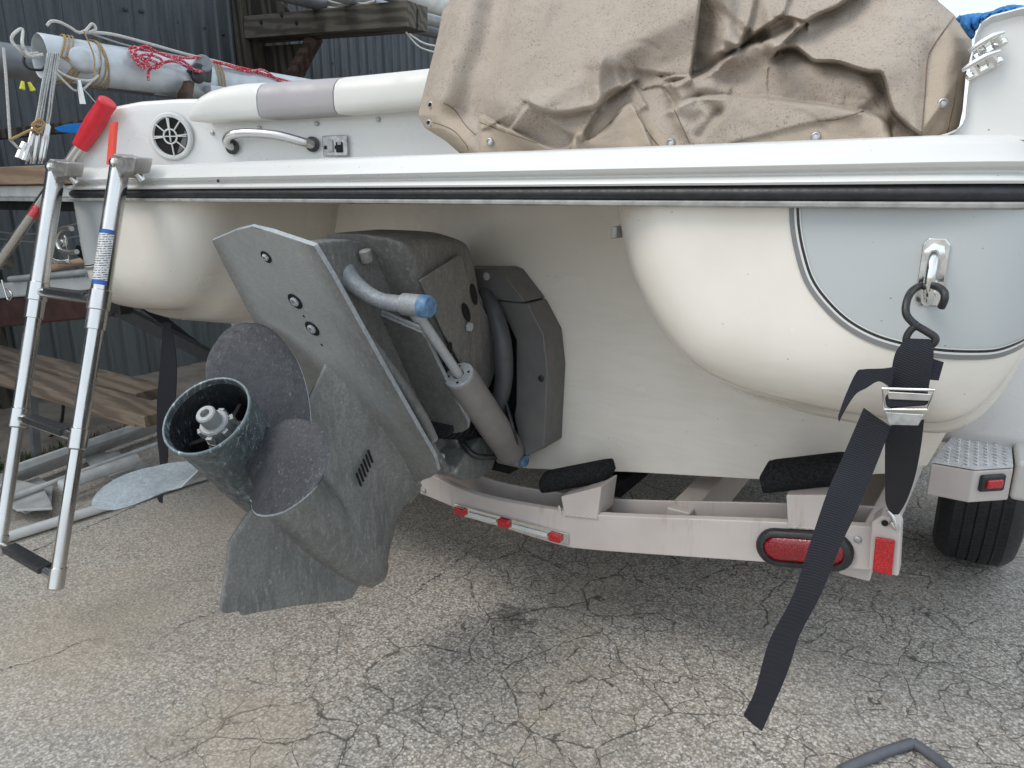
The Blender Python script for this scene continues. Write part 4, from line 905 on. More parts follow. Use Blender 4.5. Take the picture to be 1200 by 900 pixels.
for pts in ([(661,603),(680,605),(700,607)], [(923,617),(950,619),(985,621)], [(657,602),(655,592)]):
    P = [atY(x, y, 1.427) for x, y in sp2(pts, 8)] if len(pts) > 2 else [atY(x, y, 1.427) for x, y in pts]
    MB().tube([p+Vector((0, 0, .0012*(-1)**i)) for i, p in enumerate(P)], .0028, 6).build('weld_bead', M['trailer'], trl)
MB().tube([atY(x, y, 1.50) for x, y in ((668,598),(720,607),(800,611),(870,612),(930,640))], .004, 8, sm=5).build('wiring', M['rubber'], trl, smooth=60)
# three light bar
q0, q1 = atY(533,596,1.425), atY(666,632,1.425)
dx = (q1-q0).normalized(); lb_ = MB().bar(q0, q1, .006, .030, up=(0,0,1)).build('light_bar', M['chrome'], trl, bevel=.001)
Rb = Matrix((dx, Vector((0,1,0)), dx.cross(Vector((0,1,0))))).transposed()
for t in (.065, .47, .905):
    c_ = q0.lerp(q1, t)+Vector((0,-.008,0)); MB().box(c_, (.034,.014,.022), Rb).build('marker_light', M['redlens'], lb_, bevel=.004, seg=3)
MB().bar(q0.lerp(q1,.14)+Vector((0,-.006,-.001)), q0.lerp(q1,.40)+Vector((0,-.006,-.001)), .004, .010).build('wire_cover', M['whitepaint'], lb_, bevel=.001)
MB().bar(q0.lerp(q1,.54)+Vector((0,-.006,-.001)), q0.lerp(q1,.84)+Vector((0,-.006,-.001)), .004, .010).build('wire_cover', M['whitepaint'], lb_, bevel=.001)
# oval tail light
tcn = atY(942, 643, 1.428); tx = Vector((1,0,.2)).normalized(); tz = Vector((-.2,0,1)).normalized()
def stadium(c, hw, hh, y, n=12):
    r = []
    for k in range(n+1): q = -pi/2+pi*k/n; r.append(c+tx*(hw-hh+hh*cos(q))+tz*hh*sin(q)+Vector((0,y,0)))
    for k in range(n+1): q = pi/2+pi*k/n; r.append(c+tx*(-(hw-hh)+hh*cos(q))+tz*hh*sin(q)+Vector((0,y,0)))
    return r
tl = MB().loft([stadium(tcn,.094,.041,.01), stadium(tcn,.094,.041,-.008), stadium(tcn,.088,.036,-.014), stadium(tcn,.078,.028,-.014), stadium(tcn,.077,.027,-.006)], True, False).build('tail_light', M['rubber'], trl, smooth=50, label='oval red tail light in a black rubber grommet')
MB().loft([stadium(tcn,.0775,.0275,-.004), stadium(tcn,.077,.027,-.010), stadium(tcn,.068,.020,-.014), stadium(tcn,.03,.006,-.0155)], True, True).build('lens', M['reddark'], tl, smooth=60)
tcl = Vector((2*CX-tcn.x, tcn.y, tcn.z))
# right end bracket with reflector
bp = [(1021,612),(1033,604),(1047,606),(1056,618),(1053,676),(1017,668)]
bv = [atY(x, y, 1.405) for x, y in bp]
ebk = MB().prism(bv, (0,.05,0)).build('end_bracket', M['trailer'], trl, bevel=.004)
rv = [atY(x, y, 1.397) for x, y in ((1026,630),(1049,634),(1045,675),(1022,670))]
MB().prism(rv, (0,.007,0)).build('reflector', M['redlens'], ebk, bevel=.002)
MB().lathe(atY(1037,613,1.402), (0,-1,0), [(0,.006),(.0015,.006),(.0015,0)], 12).build('eyelet', M['dark'], ebk)
MB().bar(Vector((-.085,1.45,.50)), Vector((-.03,2.5,.50)), .045, .06).build('frame_rail', M['trailer'], trl, bevel=.004)
# wheel
WC = Vector((.125, 2.62, .335))
tyre_prof = [(-.085,.20),(-.105,.24),(-.112,.275),(-.104,.305),(-.088,.322),(-.070,.3325)]
ribs = []
xs_ = -.070
for k in range(5):
    a = -.070+k*.0285; ribs += [(a,.3335-(.002 if k in (0,4) else 0)), (a+.0235,.3345-(.003 if k in (0,4) else 0)), (a+.0240,.327), (a+.0280,.327)]
ribs = ribs[:-2]
prof = tyre_prof+ribs+[(.070,.3325),(.088,.322),(.104,.305),(.112,.275),(.105,.24),(.085,.20)]
wheel = MB().lathe(WC, (1,0,0), prof, 96).build('wheel', M['rubber'], trl, smooth=25, label='black ribbed trailer tyre under the starboard step')
MB().lathe(WC, (1,0,0), [(-.07,.205),(-.06,.19),(-.02,.17),(.03,.17),(.035,.06),(.05,.05),(.05,0)], 40).build('rim', M['whitepaint'], wheel)
sipe = MB().box(WC+Vector((0,0,.3345)), (.0015,.010,.006)); 
s0 = MB(); 
for k in range(120):
    q = 2*pi*k/120
    for j, xo in enumerate((-.0585,-.044,-.030,-.0155,-.0015,.013,.0265,.0415,.056)):
        q2 = q+j*.02; rr_ = .3342; c_ = WC+Vector((xo, -rr_*cos(q2), rr_*sin(q2))); t_ = Vector((0, sin(q2), cos(q2))); n_ = Vector((0,-cos(q2), sin(q2))); x_ = Vector((1,0,0))
        hw_ = .006 if j % 2 == 0 else .004; s0.add([c_-x_*hw_-t_*.0008+n_*.0006, c_+x_*hw_-t_*.0008+n_*.0006, c_+x_*hw_+t_*.0008+n_*.0006, c_-x_*hw_+t_*.0008+n_*.0006], [(0,1,2,3)])
sp3 = s0.build('tread_sipes', M['dark'], wheel, smooth=0); sp3['kind'] = 'stuff'
# port wheel mirrored, seen only from the side
pw = wheel.copy(); COL.objects.link(pw); pw.parent = None; link(pw, trl, Vector((2*CX-WC.x, WC.y, WC.z))); pw['label'] = 'port side trailer tyre'
# fender and step
def fender(x0, x1, sgn):
    m = MB(); rows = []
    for t in np.linspace(radians(15), radians(172), 26):
        c_ = Vector((0, 2.62-.375*cos(t), .36+.44*sin(t))); n_ = Vector((0, -cos(t), sin(t)))
        rows.append([Vector((x0, c_.y, c_.z))-n_*.06, Vector((x0, c_.y, c_.z))-n_*.02, Vector((x0+.02*sgn, c_.y, c_.z)), Vector((x0+.08*sgn, c_.y, c_.z))+n_*.012, Vector(((x0+x1)/2, c_.y, c_.z))+n_*.016, Vector((x1-.02*sgn, c_.y, c_.z)), Vector((x1, c_.y, c_.z))-n_*.02, Vector((x1, c_.y, c_.z))-n_*.07])
    m.grid(rows); return m.build('fender', M['fender'], trl, smooth=50, solid=.004)
fd = fender(-.03, .30, 1); fender(2*CX+.03, 2*CX-.30, -1)
stp = [atZ(x, y, .49) for x, y in ((1091,542),(1121,505),(1183,512))]; e1 = atZ(1187,547,.49); e2 = atZ(1142,551,.49)
outer = [Vector((-.018,2.005,.49)), Vector((.029,2.333,.49)), Vector((.30,2.34,.49)), Vector((.30,2.03,.49)), Vector((.156,2.022,.49)), Vector((.076,2.002,.49))]
outer = [stp[0], stp[1], Vector((.16,2.36,.49)), Vector((.158,2.075,.49)), e2]
MB().prism([Vector((.161,2.085,.40)), Vector((.32,2.10,.40)), Vector((.32,2.40,.40)), Vector((.161,2.36,.40))], (0,0,.105)).build('fender_skirt', M['fender'], trl, bevel=.012, seg=3)
stepo = MB().prism([p+Vector((0,0,-.003)) for p in outer], (0,0,-.085)).build('step', M['trailer'], trl, bevel=.004, label='starboard trailer step with a bright tread plate top')
cpo = sum(outer, Vector())/len(outer)
tpl = MB().prism([cpo+(p-cpo)*.985 for p in outer], (0,0,.0025)).build('tread_plate', M['zinc'], stepo)
M['tread'] = plain('tread_white', (.72,.72,.72), .3, .5, var=.15)
tpl.data.materials[0] = M['tread']
first = None
for i in range(9):
    for j in range(13):
        x = -.01+i*.021; y = 2.02+j*.027+(.0135 if i % 2 else 0)
        # inside test by half planes
        ok = all(((b-a).x*(y-a.y)-(b-a).y*(x-a.x)) < -.0022 for a, b in zip(outer, outer[1:]+outer[:1]))
        if not ok: continue
        if first is None:
            mm = MB(); 
            for sg in (-1, 1): mm.bar(Vector((x, y, .4937)), Vector((x+.0085, y+.008*sg, .4937)), .0035, .0025)
            first = mm.build('tread_lug', M['tread'], tpl, smooth=0); f0 = Vector((x, y, 0))
        else: copy_to(first, tpl, (x-f0.x, y-f0.y, 0))
slc = atY(1161, 565, 2.03); slc = onplane(1161, 565, e2+Vector((0,0,-.03)), (Vector((.158,2.075,0))-Vector((e2.x,e2.y,0))).cross(_Z))
sn_ = (Vector((.158,2.075,0))-Vector((e2.x,e2.y,0))).normalized(); so_ = Vector((sn_.y,-sn_.x,0)); Rs = Matrix((sn_, so_, _Z)).transposed()
side_l = MB().box(slc+so_*.004, (.068,.014,.044), Rs).build('side_light', M['rubber'], trl, bevel=.006, seg=3)
MB().box(slc+so_*.010, (.044,.014,.023), Rs).build('lens', M['redlens'], side_l, bevel=.004)
# port bracket with amber light
pl0 = atY(138,353,1.33)
MB().box(pl0, (.10,.05,.08)).build('port_bracket', M['blackmetal'], trl, bevel=.004)
al = MB().tube([atY(158,351,1.30), atY(171,360,1.30)], [.008,.010], 12).build('amber_light', M['amber'], trl)
MB().bar(pl0+Vector((0,0,-.03)), Vector((2*CX+.1,1.6,.50)), .04, .04).build('guide_post', M['blackmetal'], trl)

# ================================================================== TIE DOWN STRAPS
def ribbon(lp, rp, Ys, th=.0022, k=6, wav=0):
    Ys = list(np.interp(np.linspace(0, 1, len(lp)), np.linspace(0, 1, len(Ys)), Ys))
    Lp = smooth_path([atY(x, y, Y) for (x, y), Y in zip(lp, Ys)], k); Rp = smooth_path([atY(x, y, Y) for (x, y), Y in zip(rp, Ys)], k)
    m = MB(); m.loft([[a, a.lerp(b,.33)+Vector((0,-wav,0)), a.lerp(b,.66)+Vector((0,-wav,0)), b, b+Vector((0,th,0)), a.lerp(b,.5)+Vector((0,th-wav,0)), a+Vector((0,th,0))] for a, b in zip(Lp, Rp)], True, True); return m
strap = empty('tie_down_strap', EYE, 'black webbing tie down strap with steel buckle hooked to the stern eye, long tail hanging', 'strap')
ribbon([(1012,478),(985,541),(969,578),(948,640),(928,700),(901,752),(885,808),(871,838)], [(1044,500),(1030,537),(1007,593),(985,640),(962,697),(937,745),(921,793),(893,857)], [1.03,1.02,1.0,.985,.98,.99,1.0,1.01], wav=.002).build('webbing_tail', M['web'], strap, smooth=50)
ribbon([(1037,500),(1037,530),(1037,565),(1038,590),(1045,603)], [(1083,492),(1079,525),(1072,560),(1062,588),(1053,603)], [1.045,1.09,1.2,1.34,1.42]).build('lower_webbing', M['web'], strap, smooth=50)
ribbon([(1062,397),(1050,412),(1045,432),(1042,462)], [(1090,398),(1094,412),(1092,432),(1087,462)], [1.015,1.01,1.01,1.015], .004).build('upper_webbing', M['web'], strap, smooth=50)
ribbon([(1044,455),(1030,447),(1015,455),(1003,462),(992,478),(983,495)], [(1048,430),(1035,432),(1012,433),(1003,437),(990,465),(982,488)], [1.0,.995,.99,.985,.98,.98], .002).build('webbing_end', M['web'], strap, smooth=50)
ribbon([(1088,445),(1100,446)], [(1090,420),(1106,425)], [1.012,1.02], .004).build('webbing_tab', M['web'], strap)
MB().bar(atY(1038,470,1.0), atY(1088,466,1.0), .016, .018).build('webbing_roll', M['web'], strap, bevel=.005)
bu = MB(); B4 = [atY(x, y, .995) for x, y in ((1034,455),(1095,457),(1087,480),(1036,480))]
MB().tube(B4, .0024, 10, closed=True, sm=1).build('buckle_frame', M['chrome'], strap, smooth=60)
MB().prism([atY(x, y, .99) for x, y in ((1040,459),(1092,462),(1088,470),(1041,468))], (0,.003,0)).build('buckle_bar', M['satin'], strap, bevel=.001)
MB().prism([atY(x, y, .988) for x, y in ((1037,483),(1083,486),(1076,499),(1042,498))], (0,.003,0)).build('buckle_tongue', M['zinc'], strap, bevel=.001)
hk = [(1103,360),(1107,350),(1106,342),(1098,336),(1083,334),(1070,340),(1063,352),(1062,368),(1072,380),(1085,388),(1096,396),(1092,404),(1080,403)]
hy = [1.035,1.03,1.035,1.05,1.065,1.05,1.03,1.02,1.02,1.02,1.02,1.02,1.02]
MB().tube([atY(x, y, Y) for (x, y), Y in zip(hk, hy)], .0048, 12, sm=5).build('s_hook', M['blackmetal'], strap, smooth=60)
MB().tube([atY(x, y, 1.02) for x, y in ((1078,380),(1068,386),(1062,396),(1064,404),(1072,404))], .0045, 12, sm=5).build('hook_loop', M['blackmetal'], strap, smooth=60)
MB().tube([atY(x, y, 1.40) for x, y in ((1040,598),(1046,606),(1050,620),(1044,612))], .004, 8, sm=4).build('lower_hook', M['steel'], strap, smooth=60)

ps = empty('tie_down_strap', el, 'black tie down strap hooked to the port stern eye, its tail hanging behind the propeller', 'strap')
MB().tube([atY(x, y, 1.10) for x, y in ((84,268),(74,268),(67,278),(70,292),(80,296),(90,295))], .0075, 10, sm=5).build('s_hook', M['steel'], ps, smooth=60)
ribbon([(86,296),(95,303),(108,315),(150,350),(165,362),(200,388),(240,418)], [(90,287),(102,293),(118,310),(155,343),(172,352),(203,378),(240,407)], [1.16,1.2,1.3,1.5,1.6,1.7,1.8]).build('upper_webbing', M['web'], ps, smooth=50)
ribbon([(191,378),(188,420),(184,470),(184,510),(187,545),(183,575),(186,588)], [(199,378),(206,420),(205,470),(197,510),(196,540),(191,565),(190,590)], [1.22,1.19,1.17,1.17,1.18,1.19,1.19]).build('webbing_tail', M['web'], ps, smooth=50)
MB().prism([atY(x, y, 1.5) for x, y in ((120,338),(150,345),(150,375),(122,368))], (0,.004,0)).build('webbing_fold', M['web'], ps)

# ================================================================== CANVAS COVER
def canvas():
    xl = lambda y: np.interp(y, [-60,-40,0,15,42,89,120,135,150,165,185], [560,545,527,518,513,501,493,490,498,522,545])
    xr = lambda y: np.interp(y, [-60,-40,0,17,45,60,87,130,148,160,185], [1070,1082,1098,1118,1139,1139,1132,1128,1124,1113,1105])
    nx_, ny_ = 520, 190
    vv = np.linspace(-60, 186, ny_); uu = np.linspace(0, 1, nx_)
    Xp = np.zeros((ny_, nx_)); Yp = np.zeros((ny_, nx_))
    for i, y in enumerate(vv):
        Xp[i] = xl(y)+(xr(y)-xl(y))*uu; Yp[i] = y
    H = np.zeros_like(Xp)
    def sdist(poly):
        best = np.full(Xp.shape, 1e9); sgn = np.zeros_like(Xp); over = np.zeros_like(Xp)
        P = np.array(sp2(poly, 4)) if len(poly) > 2 else np.array(poly, float)
        n = len(P)-1
        for i in range(n):
            a, b = P[i], P[i+1]; d = b-a; l2 = d@d+1e-9; t = ((Xp-a[0])*d[0]+(Yp-a[1])*d[1])/l2; tc_ = np.clip(t, 0, 1)
            dist = np.hypot(Xp-a[0]-d[0]*tc_, Yp-a[1]-d[1]*tc_); s = np.sign((Xp-a[0])*d[1]-(Yp-a[1])*d[0])
            o = np.zeros_like(t); L_ = sqrt(l2)
            if i == 0: o = np.where(t < 0, -t*L_, o)
            if i == n-1: o = np.where(t > 1, (t-1)*L_, o)
            msk = dist < best; best = np.where(msk, dist, best); sgn = np.where(msk, s, sgn); over = np.where(msk, o, over)
        return best*sgn, over
    def step(poly, h, wf=30, side=1, endw=10, lip=2.2, back=.35, bw=9):
        """front sheet on the given side of the edge (+1 = left of travel), dropping sharply across it"""
        s, o = sdist(poly); s = s*side; wgt = np.exp(-(o/endw)**2)
        f = np.where(s > 0, np.sqrt(np.clip(s/lip, 0, 1))*np.exp(-(np.clip(s, 0, None)/wf)**1.4), 0)
        bk_ = np.where(s <= 0, -back*np.exp(-((-s)/bw)**1.0), -back*np.clip(1-s/lip*2, 0, 1))
        H[...] += h*(f+bk_)*wgt
    def ridge(poly, h, wa, wb, endw=25):
        s, o = sdist(poly); wgt = np.exp(-(o/endw)**2)
        H[...] += h*wgt*np.where(s > 0, np.exp(-(s/wa)**2), np.exp(-(s/wb)**2))
    # broad forms
    ridge([(548,0),(530,60),(512,110)], .034, 30, 26); ridge([(587,-20),(573,50),(553,110),(545,130)], -.050, 22, 20)
    ridge([(625,-30),(610,50),(590,120)], .026, 34, 30); ridge([(690,-20),(655,40),(615,110)], -.014, 26, 26)
    ridge([(812,70),(770,84),(735,92),(712,96)], -.020, 22, 16, 14)
    ridge([(850,-14),(822,0),(780,24),(745,42),(705,66),(668,92),(636,114),(600,134)], .062, 25, 90, 30)
    ridge([(705,68),(702,92),(700,122)], .026, 7, 12, 12); ridge([(690,84),(690,104),(694,124)], -.012, 8, 8, 10)
    # fold-over lip and layers at the left centre
    step([(618,121),(630,129),(648,134),(665,134),(684,130),(699,126),(712,112),(728,104)], .040, 34, 1, 6, 5, .12, 5)
    step([(742,97),(730,105),(712,118),(700,130),(690,148),(684,160)], .030, 38, -1, 6, 3, .30, 8)
    step([(562,180),(562,137),(580,143),(600,152),(622,162),(645,171),(660,172),(669,166)], .024, 26, -1, 6, 2.5, .25, 6)
    step([(597,150),(606,138),(618,119)], .020, 34, -1, 8, 3, .25)
    step([(670,182),(671,163),(677,155),(684,154),(688,163),(700,157),(715,144),(728,126),(740,121),(750,134),(758,152),(766,172)], .026, 18, -1, 6, 3, .25, 7)
    step([(743,97),(750,108),(758,121)], .016, 20, -1, 5, 2.5, .2); step([(757,104),(776,102),(786,114),(793,124)], .012, 18, 1, 5, 3, .2)
    # right centre
    step([(826,-30),(822,0),(818,40),(811,88)], .062, 60, -1, 8, 3.5, .45, 22)
    ridge([(845,-10),(852,12),(849,40),(846,62)], .050, 12, 16, 14)
    step([(888,-20),(884,10),(878,32),(868,54)], .036, 26, -1, 6, 4, .30, 12); step([(846,62),(856,62),(868,54)], .030, 22, 1, 5, 4, .25, 7)
    step([(868,56),(885,42),(900,31),(914,21),(922,12),(925,0)], .028, 26, 1, 8, 4, .5, 12)
    ridge([(893,47),(908,38),(926,30)], -.055, 8, 8, 8)
    step([(790,96),(815,88),(832,80),(850,66),(868,55),(886,48),(904,45),(912,48)], .048, 30, -1, 8, 6, .4, 10)
    ridge([(792,112),(820,104),(852,92),(885,82)], -.024, 18, 12); ridge([(800,113),(820,105),(838,102),(852,106)], .016, 8, 8, 8)
    ridge([(858,96),(900,108),(945,110)], -.016, 24, 20); ridge([(925,76),(985,82),(1005,92),(1020,112)], .030, 14, 34, 14)
    ridge([(995,120),(1020,120),(1032,104)], -.016, 14, 12, 10)
    step([(775,90),(790,88),(812,88),(832,84)], .018, 22, -1, 8, 4, .3, 8); ridge([(776,92),(784,104),(792,118)], -.010, 6, 6, 6)
    # lower roll
    step([(788,127),(803,118),(820,113),(850,112),(900,113),(930,118),(965,122),(1000,128),(1028,134),(1042,148),(1046,164)], .046, 48, -1, 8, 4, .28, 8)
    ridge([(818,118),(838,127),(843,131)], -.018, 7, 9, 7); ridge([(843,131),(830,146),(820,158)], -.014, 5, 6, 8); ridge([(790,136),(812,139),(822,135)], -.012, 8, 7, 6)
    step([(858,168),(900,158),(935,149),(965,142),(1000,137)], .008, 24, 1, 8, 3, .5, 6)
    # right lobe
    step([(1012,-14),(985,8),(962,18),(946,27),(926,44),(911,60)], .062, 60, -1, 8, 5, .45, 16)
    step([(911,60),(930,57),(944,66),(955,73),(980,74),(1005,82),(1020,86),(1032,88),(1038,108),(1045,130),(1058,145),(1076,158)], .060, 60, 1, 8, 4.5, .28, 10)
    step([(910,62),(912,52),(922,42),(934,30),(944,27)], .018, 12, -1, 5, 2.5, .4, 6); step([(912,20),(926,21),(944,26),(946,30)], .018, 12, 1, 5, 2.5, .4, 6)
    ridge([(1040,-10),(1050,30),(1030,70)], .024, 34, 30); ridge([(1098,40),(1088,90),(1083,150)], -.012, 12, 10); ridge([(1012,28),(1040,22),(1070,40)], .006, 12, 10)
    ridge([(1046,150),(1058,152)], -.03, 12, 10, 10)
    # small random creases and crumples
    rg_ = np.random.default_rng(5)
    for _ in range(46):
        x0, y0 = rg_.uniform(500, 1120), rg_.uniform(-10, 165); a_ = rg_.normal(-.55, .6) if x0 < 760 else rg_.normal(.1, .7); l_ = rg_.uniform(25, 80); bnd = rg_.normal()*6
        p_ = [(x0, y0), (x0+l_*.5*cos(a_)-bnd*sin(a_), y0+l_*.5*sin(a_)+bnd*cos(a_)), (x0+l_*cos(a_), y0+l_*sin(a_))]
        w_ = rg_.uniform(2.5, 6); ridge(p_, rg_.choice([-1, 1])*rg_.uniform(.0012, .0035), w_, w_*rg_.uniform(1, 3), 14)
    H[...] *= .85
    for _ in range(1): H[1:-1, 1:-1] = (H[1:-1, 1:-1]*4+H[:-2, 1:-1]+H[2:, 1:-1]+H[1:-1, :-2]+H[1:-1, 2:])/8
    H[...] += .0012*np.sin(Xp*.11+Yp*.05)*np.sin(Yp*.09+Xp*.02)
    D_up = (170-Yp)/220.0
    base = 1.215 + .20*np.clip(D_up, 0, 1.2)**1.25
    base += .05*np.clip((Xp-760)/250, 0, 1)*0
    # hug the rim at the bottom, roll back at both ends
    ex = np.minimum(uu, 1-uu)[None, :]*600; base = base + .07*np.clip(1-ex/26, 0, 1)**2.2
    Yw_ = np.maximum(base-H, 1.128)
    rows = []
    hem_polys = [[(562,137),(640,170),(640,185),(562,185)], [(670,150),(690,150),(742,119),(762,185),(670,185)], [(745,122),(800,185),(760,185)], [(858,168),(965,142),(1005,134),(1040,140),(1048,185),(858,185)], [(1083,185),(1086,110),(1092,60),(1118,18),(1145,30),(1140,185)], [(490,110),(520,118),(545,145),(560,185),(480,185)]]
    def inpoly(x, y, P):
        c = False; n = len(P)
        for i in range(n):
            x1, y1 = P[i]; x2, y2 = P[(i+1) % n]
            if (y1 > y) != (y2 > y) and x < (x2-x1)*(y-y1)/(y2-y1)+x1: c = not c
        return c
    hem = []
    # back skirt: top continues backwards, sides fold back
    first_row = None
    for i in range(ny_):
        r = []
        for j in range(nx_):
            r.append(atY(Xp[i, j], Yp[i, j], Yw_[i, j]))
            hem.append(1.0 if any(inpoly(Xp[i, j], Yp[i, j], P) for P in hem_polys) else 0.0)
        l_, r_ = r[0], r[-1]
        r = [l_+Vector((.05,.35,.0)), l_+Vector((.01,.06,0))]+r+[r_+Vector((-.01,.06,0)), r_+Vector((-.05,.35,0))]
        rows.append(r)
    hh = np.array(hem).reshape(ny_, nx_); hh = np.pad(hh, ((0,0),(2,2)))
    top = rows[0]; ex_rows = []
    for k, (dy, dz) in enumerate(((1.2,-.02),(.7,.05),(.35,.06),(.12,.035),(.03,.012))):
        ex_rows.append([p+Vector((0, dy, dz)) for p in top])
    rows = ex_rows+rows; hh = np.pad(hh, ((5,0),(0,0)))
    m = MB(); m.grid(rows); o = m.build('canvas_cover', M['canvas'], smooth=80)
    tag(o, 'crumpled tan canvas cover with speckled cloth heaped over the stern of the boat', 'boat cover')
    at = o.data.attributes.new('hem', 'FLOAT', 'POINT'); at.data.foreach_set('value', hh.ravel())
    H2 = dict(Xp=Xp, Yp=Yp, Yw=Yw_)
    def look(px, py):
        i = int(np.argmin(np.abs(vv-py))); j = int(np.argmin(np.abs(Xp[i]-px))); return Yw_[i, j]
    for px, py in ((505,123),(503,144),(574,166),(786,167),(956,160),(1105,121)):
        Y_ = look(px, py)-.003; c_ = atY(px, py, Y_); 
        s_ = MB().lathe(c_, (.05,-1,.15), [(-.002,.0072),(.0015,.0072),(.003,.006),(.0035,.0045),(.001,.004)], 20).build('snap', M['zinc'], o, smooth=50)
        MB().lathe(c_+Vector((0,-.0012,0)), (.05,-1,.15), [(0,.0045),(.0003,0)], 14).build('snap_centre', M['dark'] if px < 560 else M['zinc'], s_)
    for pts in ([(520,121),(532,128),(545,146),(557,158)], [(507,143),(530,152),(545,168),(549,176)], [(562,143),(590,154),(630,168)], [(682,165),(700,158),(730,128)], [(745,130),(757,152),(773,172)], [(790,128),(800,150),(808,168)], [(958,142),(985,139),(1012,130)], [(1118,20),(1095,52),(1087,70),(1084,110),(1080,158)], [(1122,90),(1118,120),(1110,156)]):
        P = [atY(x, y, look(x, y)-.0006) for x, y in sp2(pts, 8)]
        MB().tube(P, .0010, 5).build('seam', M['seam'], o)
    return o
cover = canvas()

# blue towel on the far corner
def towel():
    pts = [(1122,20),(1140,18),(1160,16),(1175,10),(1190,8),(1215,12)]; low = [(1139,44),(1143,34),(1150,24),(1165,20),(1185,16),(1220,18)]
    m = MB(); rows = []
    for t in np.linspace(0, 1, 14):
        a = sp2(pts, 6); b = sp2(low, 6); rows.append([atY(x1+(x2-x1)*t, y1+(y2-y1)*t, 1.30+.015*sin(i*1.3+t*4)-.03*sin(pi*t)) for i, ((x1, y1), (x2, y2)) in enumerate(zip(a, b))])
    m.grid(rows); o = m.build('blue_towel', M['bluetarp'], smooth=80, solid=.006); tag(o, 'blue cloth hung over the starboard corner of the deck, behind the canvas', 'cloth')
towel()

# ================================================================== OAR, PADDLE, STRIP
oar = empty('oar', atY(90,200,1.02), 'aluminium oar shaft with a red rubber grip leaning against the ladder', 'oar')
pA, pB = atY(-12,322,1.02), atY(90,178,1.16); pC = atY(97,167,1.17); pD = atY(126,120,1.20)
MB().tube([pA, pB.lerp(pC,.9)], .0155, 18).build('shaft', M['steel'], oar, smooth=60)
MB().tube([pB.lerp(pC,.5), pC, pC.lerp(pD,.5), pC.lerp(pD,.88), pD, pD+(pD-pC).normalized()*.006], [.021,.023,.027,.024,.026,.018], 18, sm=3).build('grip', M['redplastic'], oar, smooth=60)
MB().tube([atY(38,255,1.05), atY(46,243,1.07)], .0165, 14).build('label_band', M['redlens'], oar)
shk = [(2,328),(6,342),(10,352),(14,345),(8,338)]
tag(MB().tube([atY(x, y, 1.02) for x, y in shk], .003, 8, sm=4).build('shackle', M['steel'], smooth=60), 'small steel shackle hanging at the left edge beside the oar', 'shackle')
bl = [(62,150),(75,146),(100,143),(130,138),(142,137),(138,143),(115,152),(95,157),(70,155)]
pd = MB().prism([atY(x, y, 1.42) for x, y in bl], (0,.015,0)); tag(pd.build('paddle', M['blueplastic'], bevel=.004), 'bright blue paddle blade behind the red grip', 'paddle')
st_ = MB().prism([atY(x, y, 1.145) for x, y in ((124,193),(131,193),(135,142),(128,145))], (0,.01,0)); tag(st_.build('red_strip', M['redstrip'], bevel=.002), 'translucent red strip standing at the port corner of the boat', 'strip')

# ================================================================== LEFT: DINGHY, BOARD, BENCH, SPARS
dg = empty('white_dinghy', (-3.3, 1.45, 0), 'white dinghy deck edge with a metal strip, left behind the ladder', 'dinghy')
dz1 = atY(30,217,1.42).z; dz0 = atY(30,232,1.42).z
MB().prism([Vector((x, y, dz0)) for x, y in ((-5.2,1.42),(-2.52,1.42),(-2.50,1.46),(-2.52,1.66),(-5.2,1.70))], (0,0,dz1-dz0)).build('deck', M['whitepaint'], dg, bevel=.01)
MB().prism([Vector((x, y, dz0-.012)) for x, y in ((-5.2,1.405),(-2.51,1.405),(-2.51,1.42),(-5.2,1.42))], (0,0,.014)).build('rub_strip', M['trim'], dg)
MB().prism([Vector((x, y, dz0-.05)) for x, y in ((-5.2,1.46),(-2.6,1.46),(-2.6,1.62),(-5.2,1.66))], (0,0,.046)).build('under_deck_shadow', M['dark'], dg)  # black slab stands in for the shadow beneath the deck
for x in (-5.1,): MB().box((x, 1.9, dz0/2-.03), (.08,.5,dz0-.06)).build('cradle', M['oldwood'], dg)
bd = MB().prism([Vector((x, y, dz1+.002)) for x, y in ((-5.0,1.40),(-2.56,1.40),(-2.56,1.62),(-5.0,1.62))], (0,0,atY(30,195,1.40).z-dz1)); tag(bd.build('timber_board', M['board'], bevel=.004), 'light brown timber board lying on the white dinghy deck', 'board')

md = empty('maroon_dinghy', (-3.4, 1.45, 0), 'small dinghy hull with pale blue gunwale and maroon side, behind the ladder', 'dinghy')
ga = [atY(x, y, 1.40) for x, y in ((-80,338),(125,322),(128,338),(-80,358))]
MB().prism(ga, (0,.10,0)).build('gunwale', M['hullfar'], md, bevel=.008)
gb = [atY(x, y, 1.41) for x, y in ((-80,358),(126,338),(130,371),(-80,392))]
MB().prism(gb, (0,.08,0)).build('side', M['brownhull'], md, bevel=.01)
MB().tube([atY(12,327,1.39), atY(105,318,1.39)], .012, 12).build('rail', M['alu'], md, smooth=60)
MB().bar((-4.42, 1.47, .86), (-3.6, 1.47, .86), .05, .06).build('wall_bracket', M['oldwood'], md)
tag(MB().tube([atY(40,318,1.385), atY(102,305,1.385)], .014, 14).build('wooden_pole', M['board'], smooth=60), 'varnished wooden pole lying on the maroon dinghy gunwale', 'pole')
for i, pts in enumerate(([(0,272),(40,274),(90,262)], [(0,280),(50,284),(95,276)])):
    tag(MB().tube([atY(x, y, 1.45) for x, y in pts], .003, 6, sm=5).build('slack_wire', M['wire'], smooth=60), ('upper' if i == 0 else 'lower')+' thin slack wire crossing the wall behind the ladder', 'wire', 'slack wires behind the ladder')
tag(MB().tube([atY(100,305,1.6), atY(103,345,1.6)], .006, 8, sm=2).build('white_line', M['whiterope']), 'short white cord hanging beside the ladder sticker', 'line')

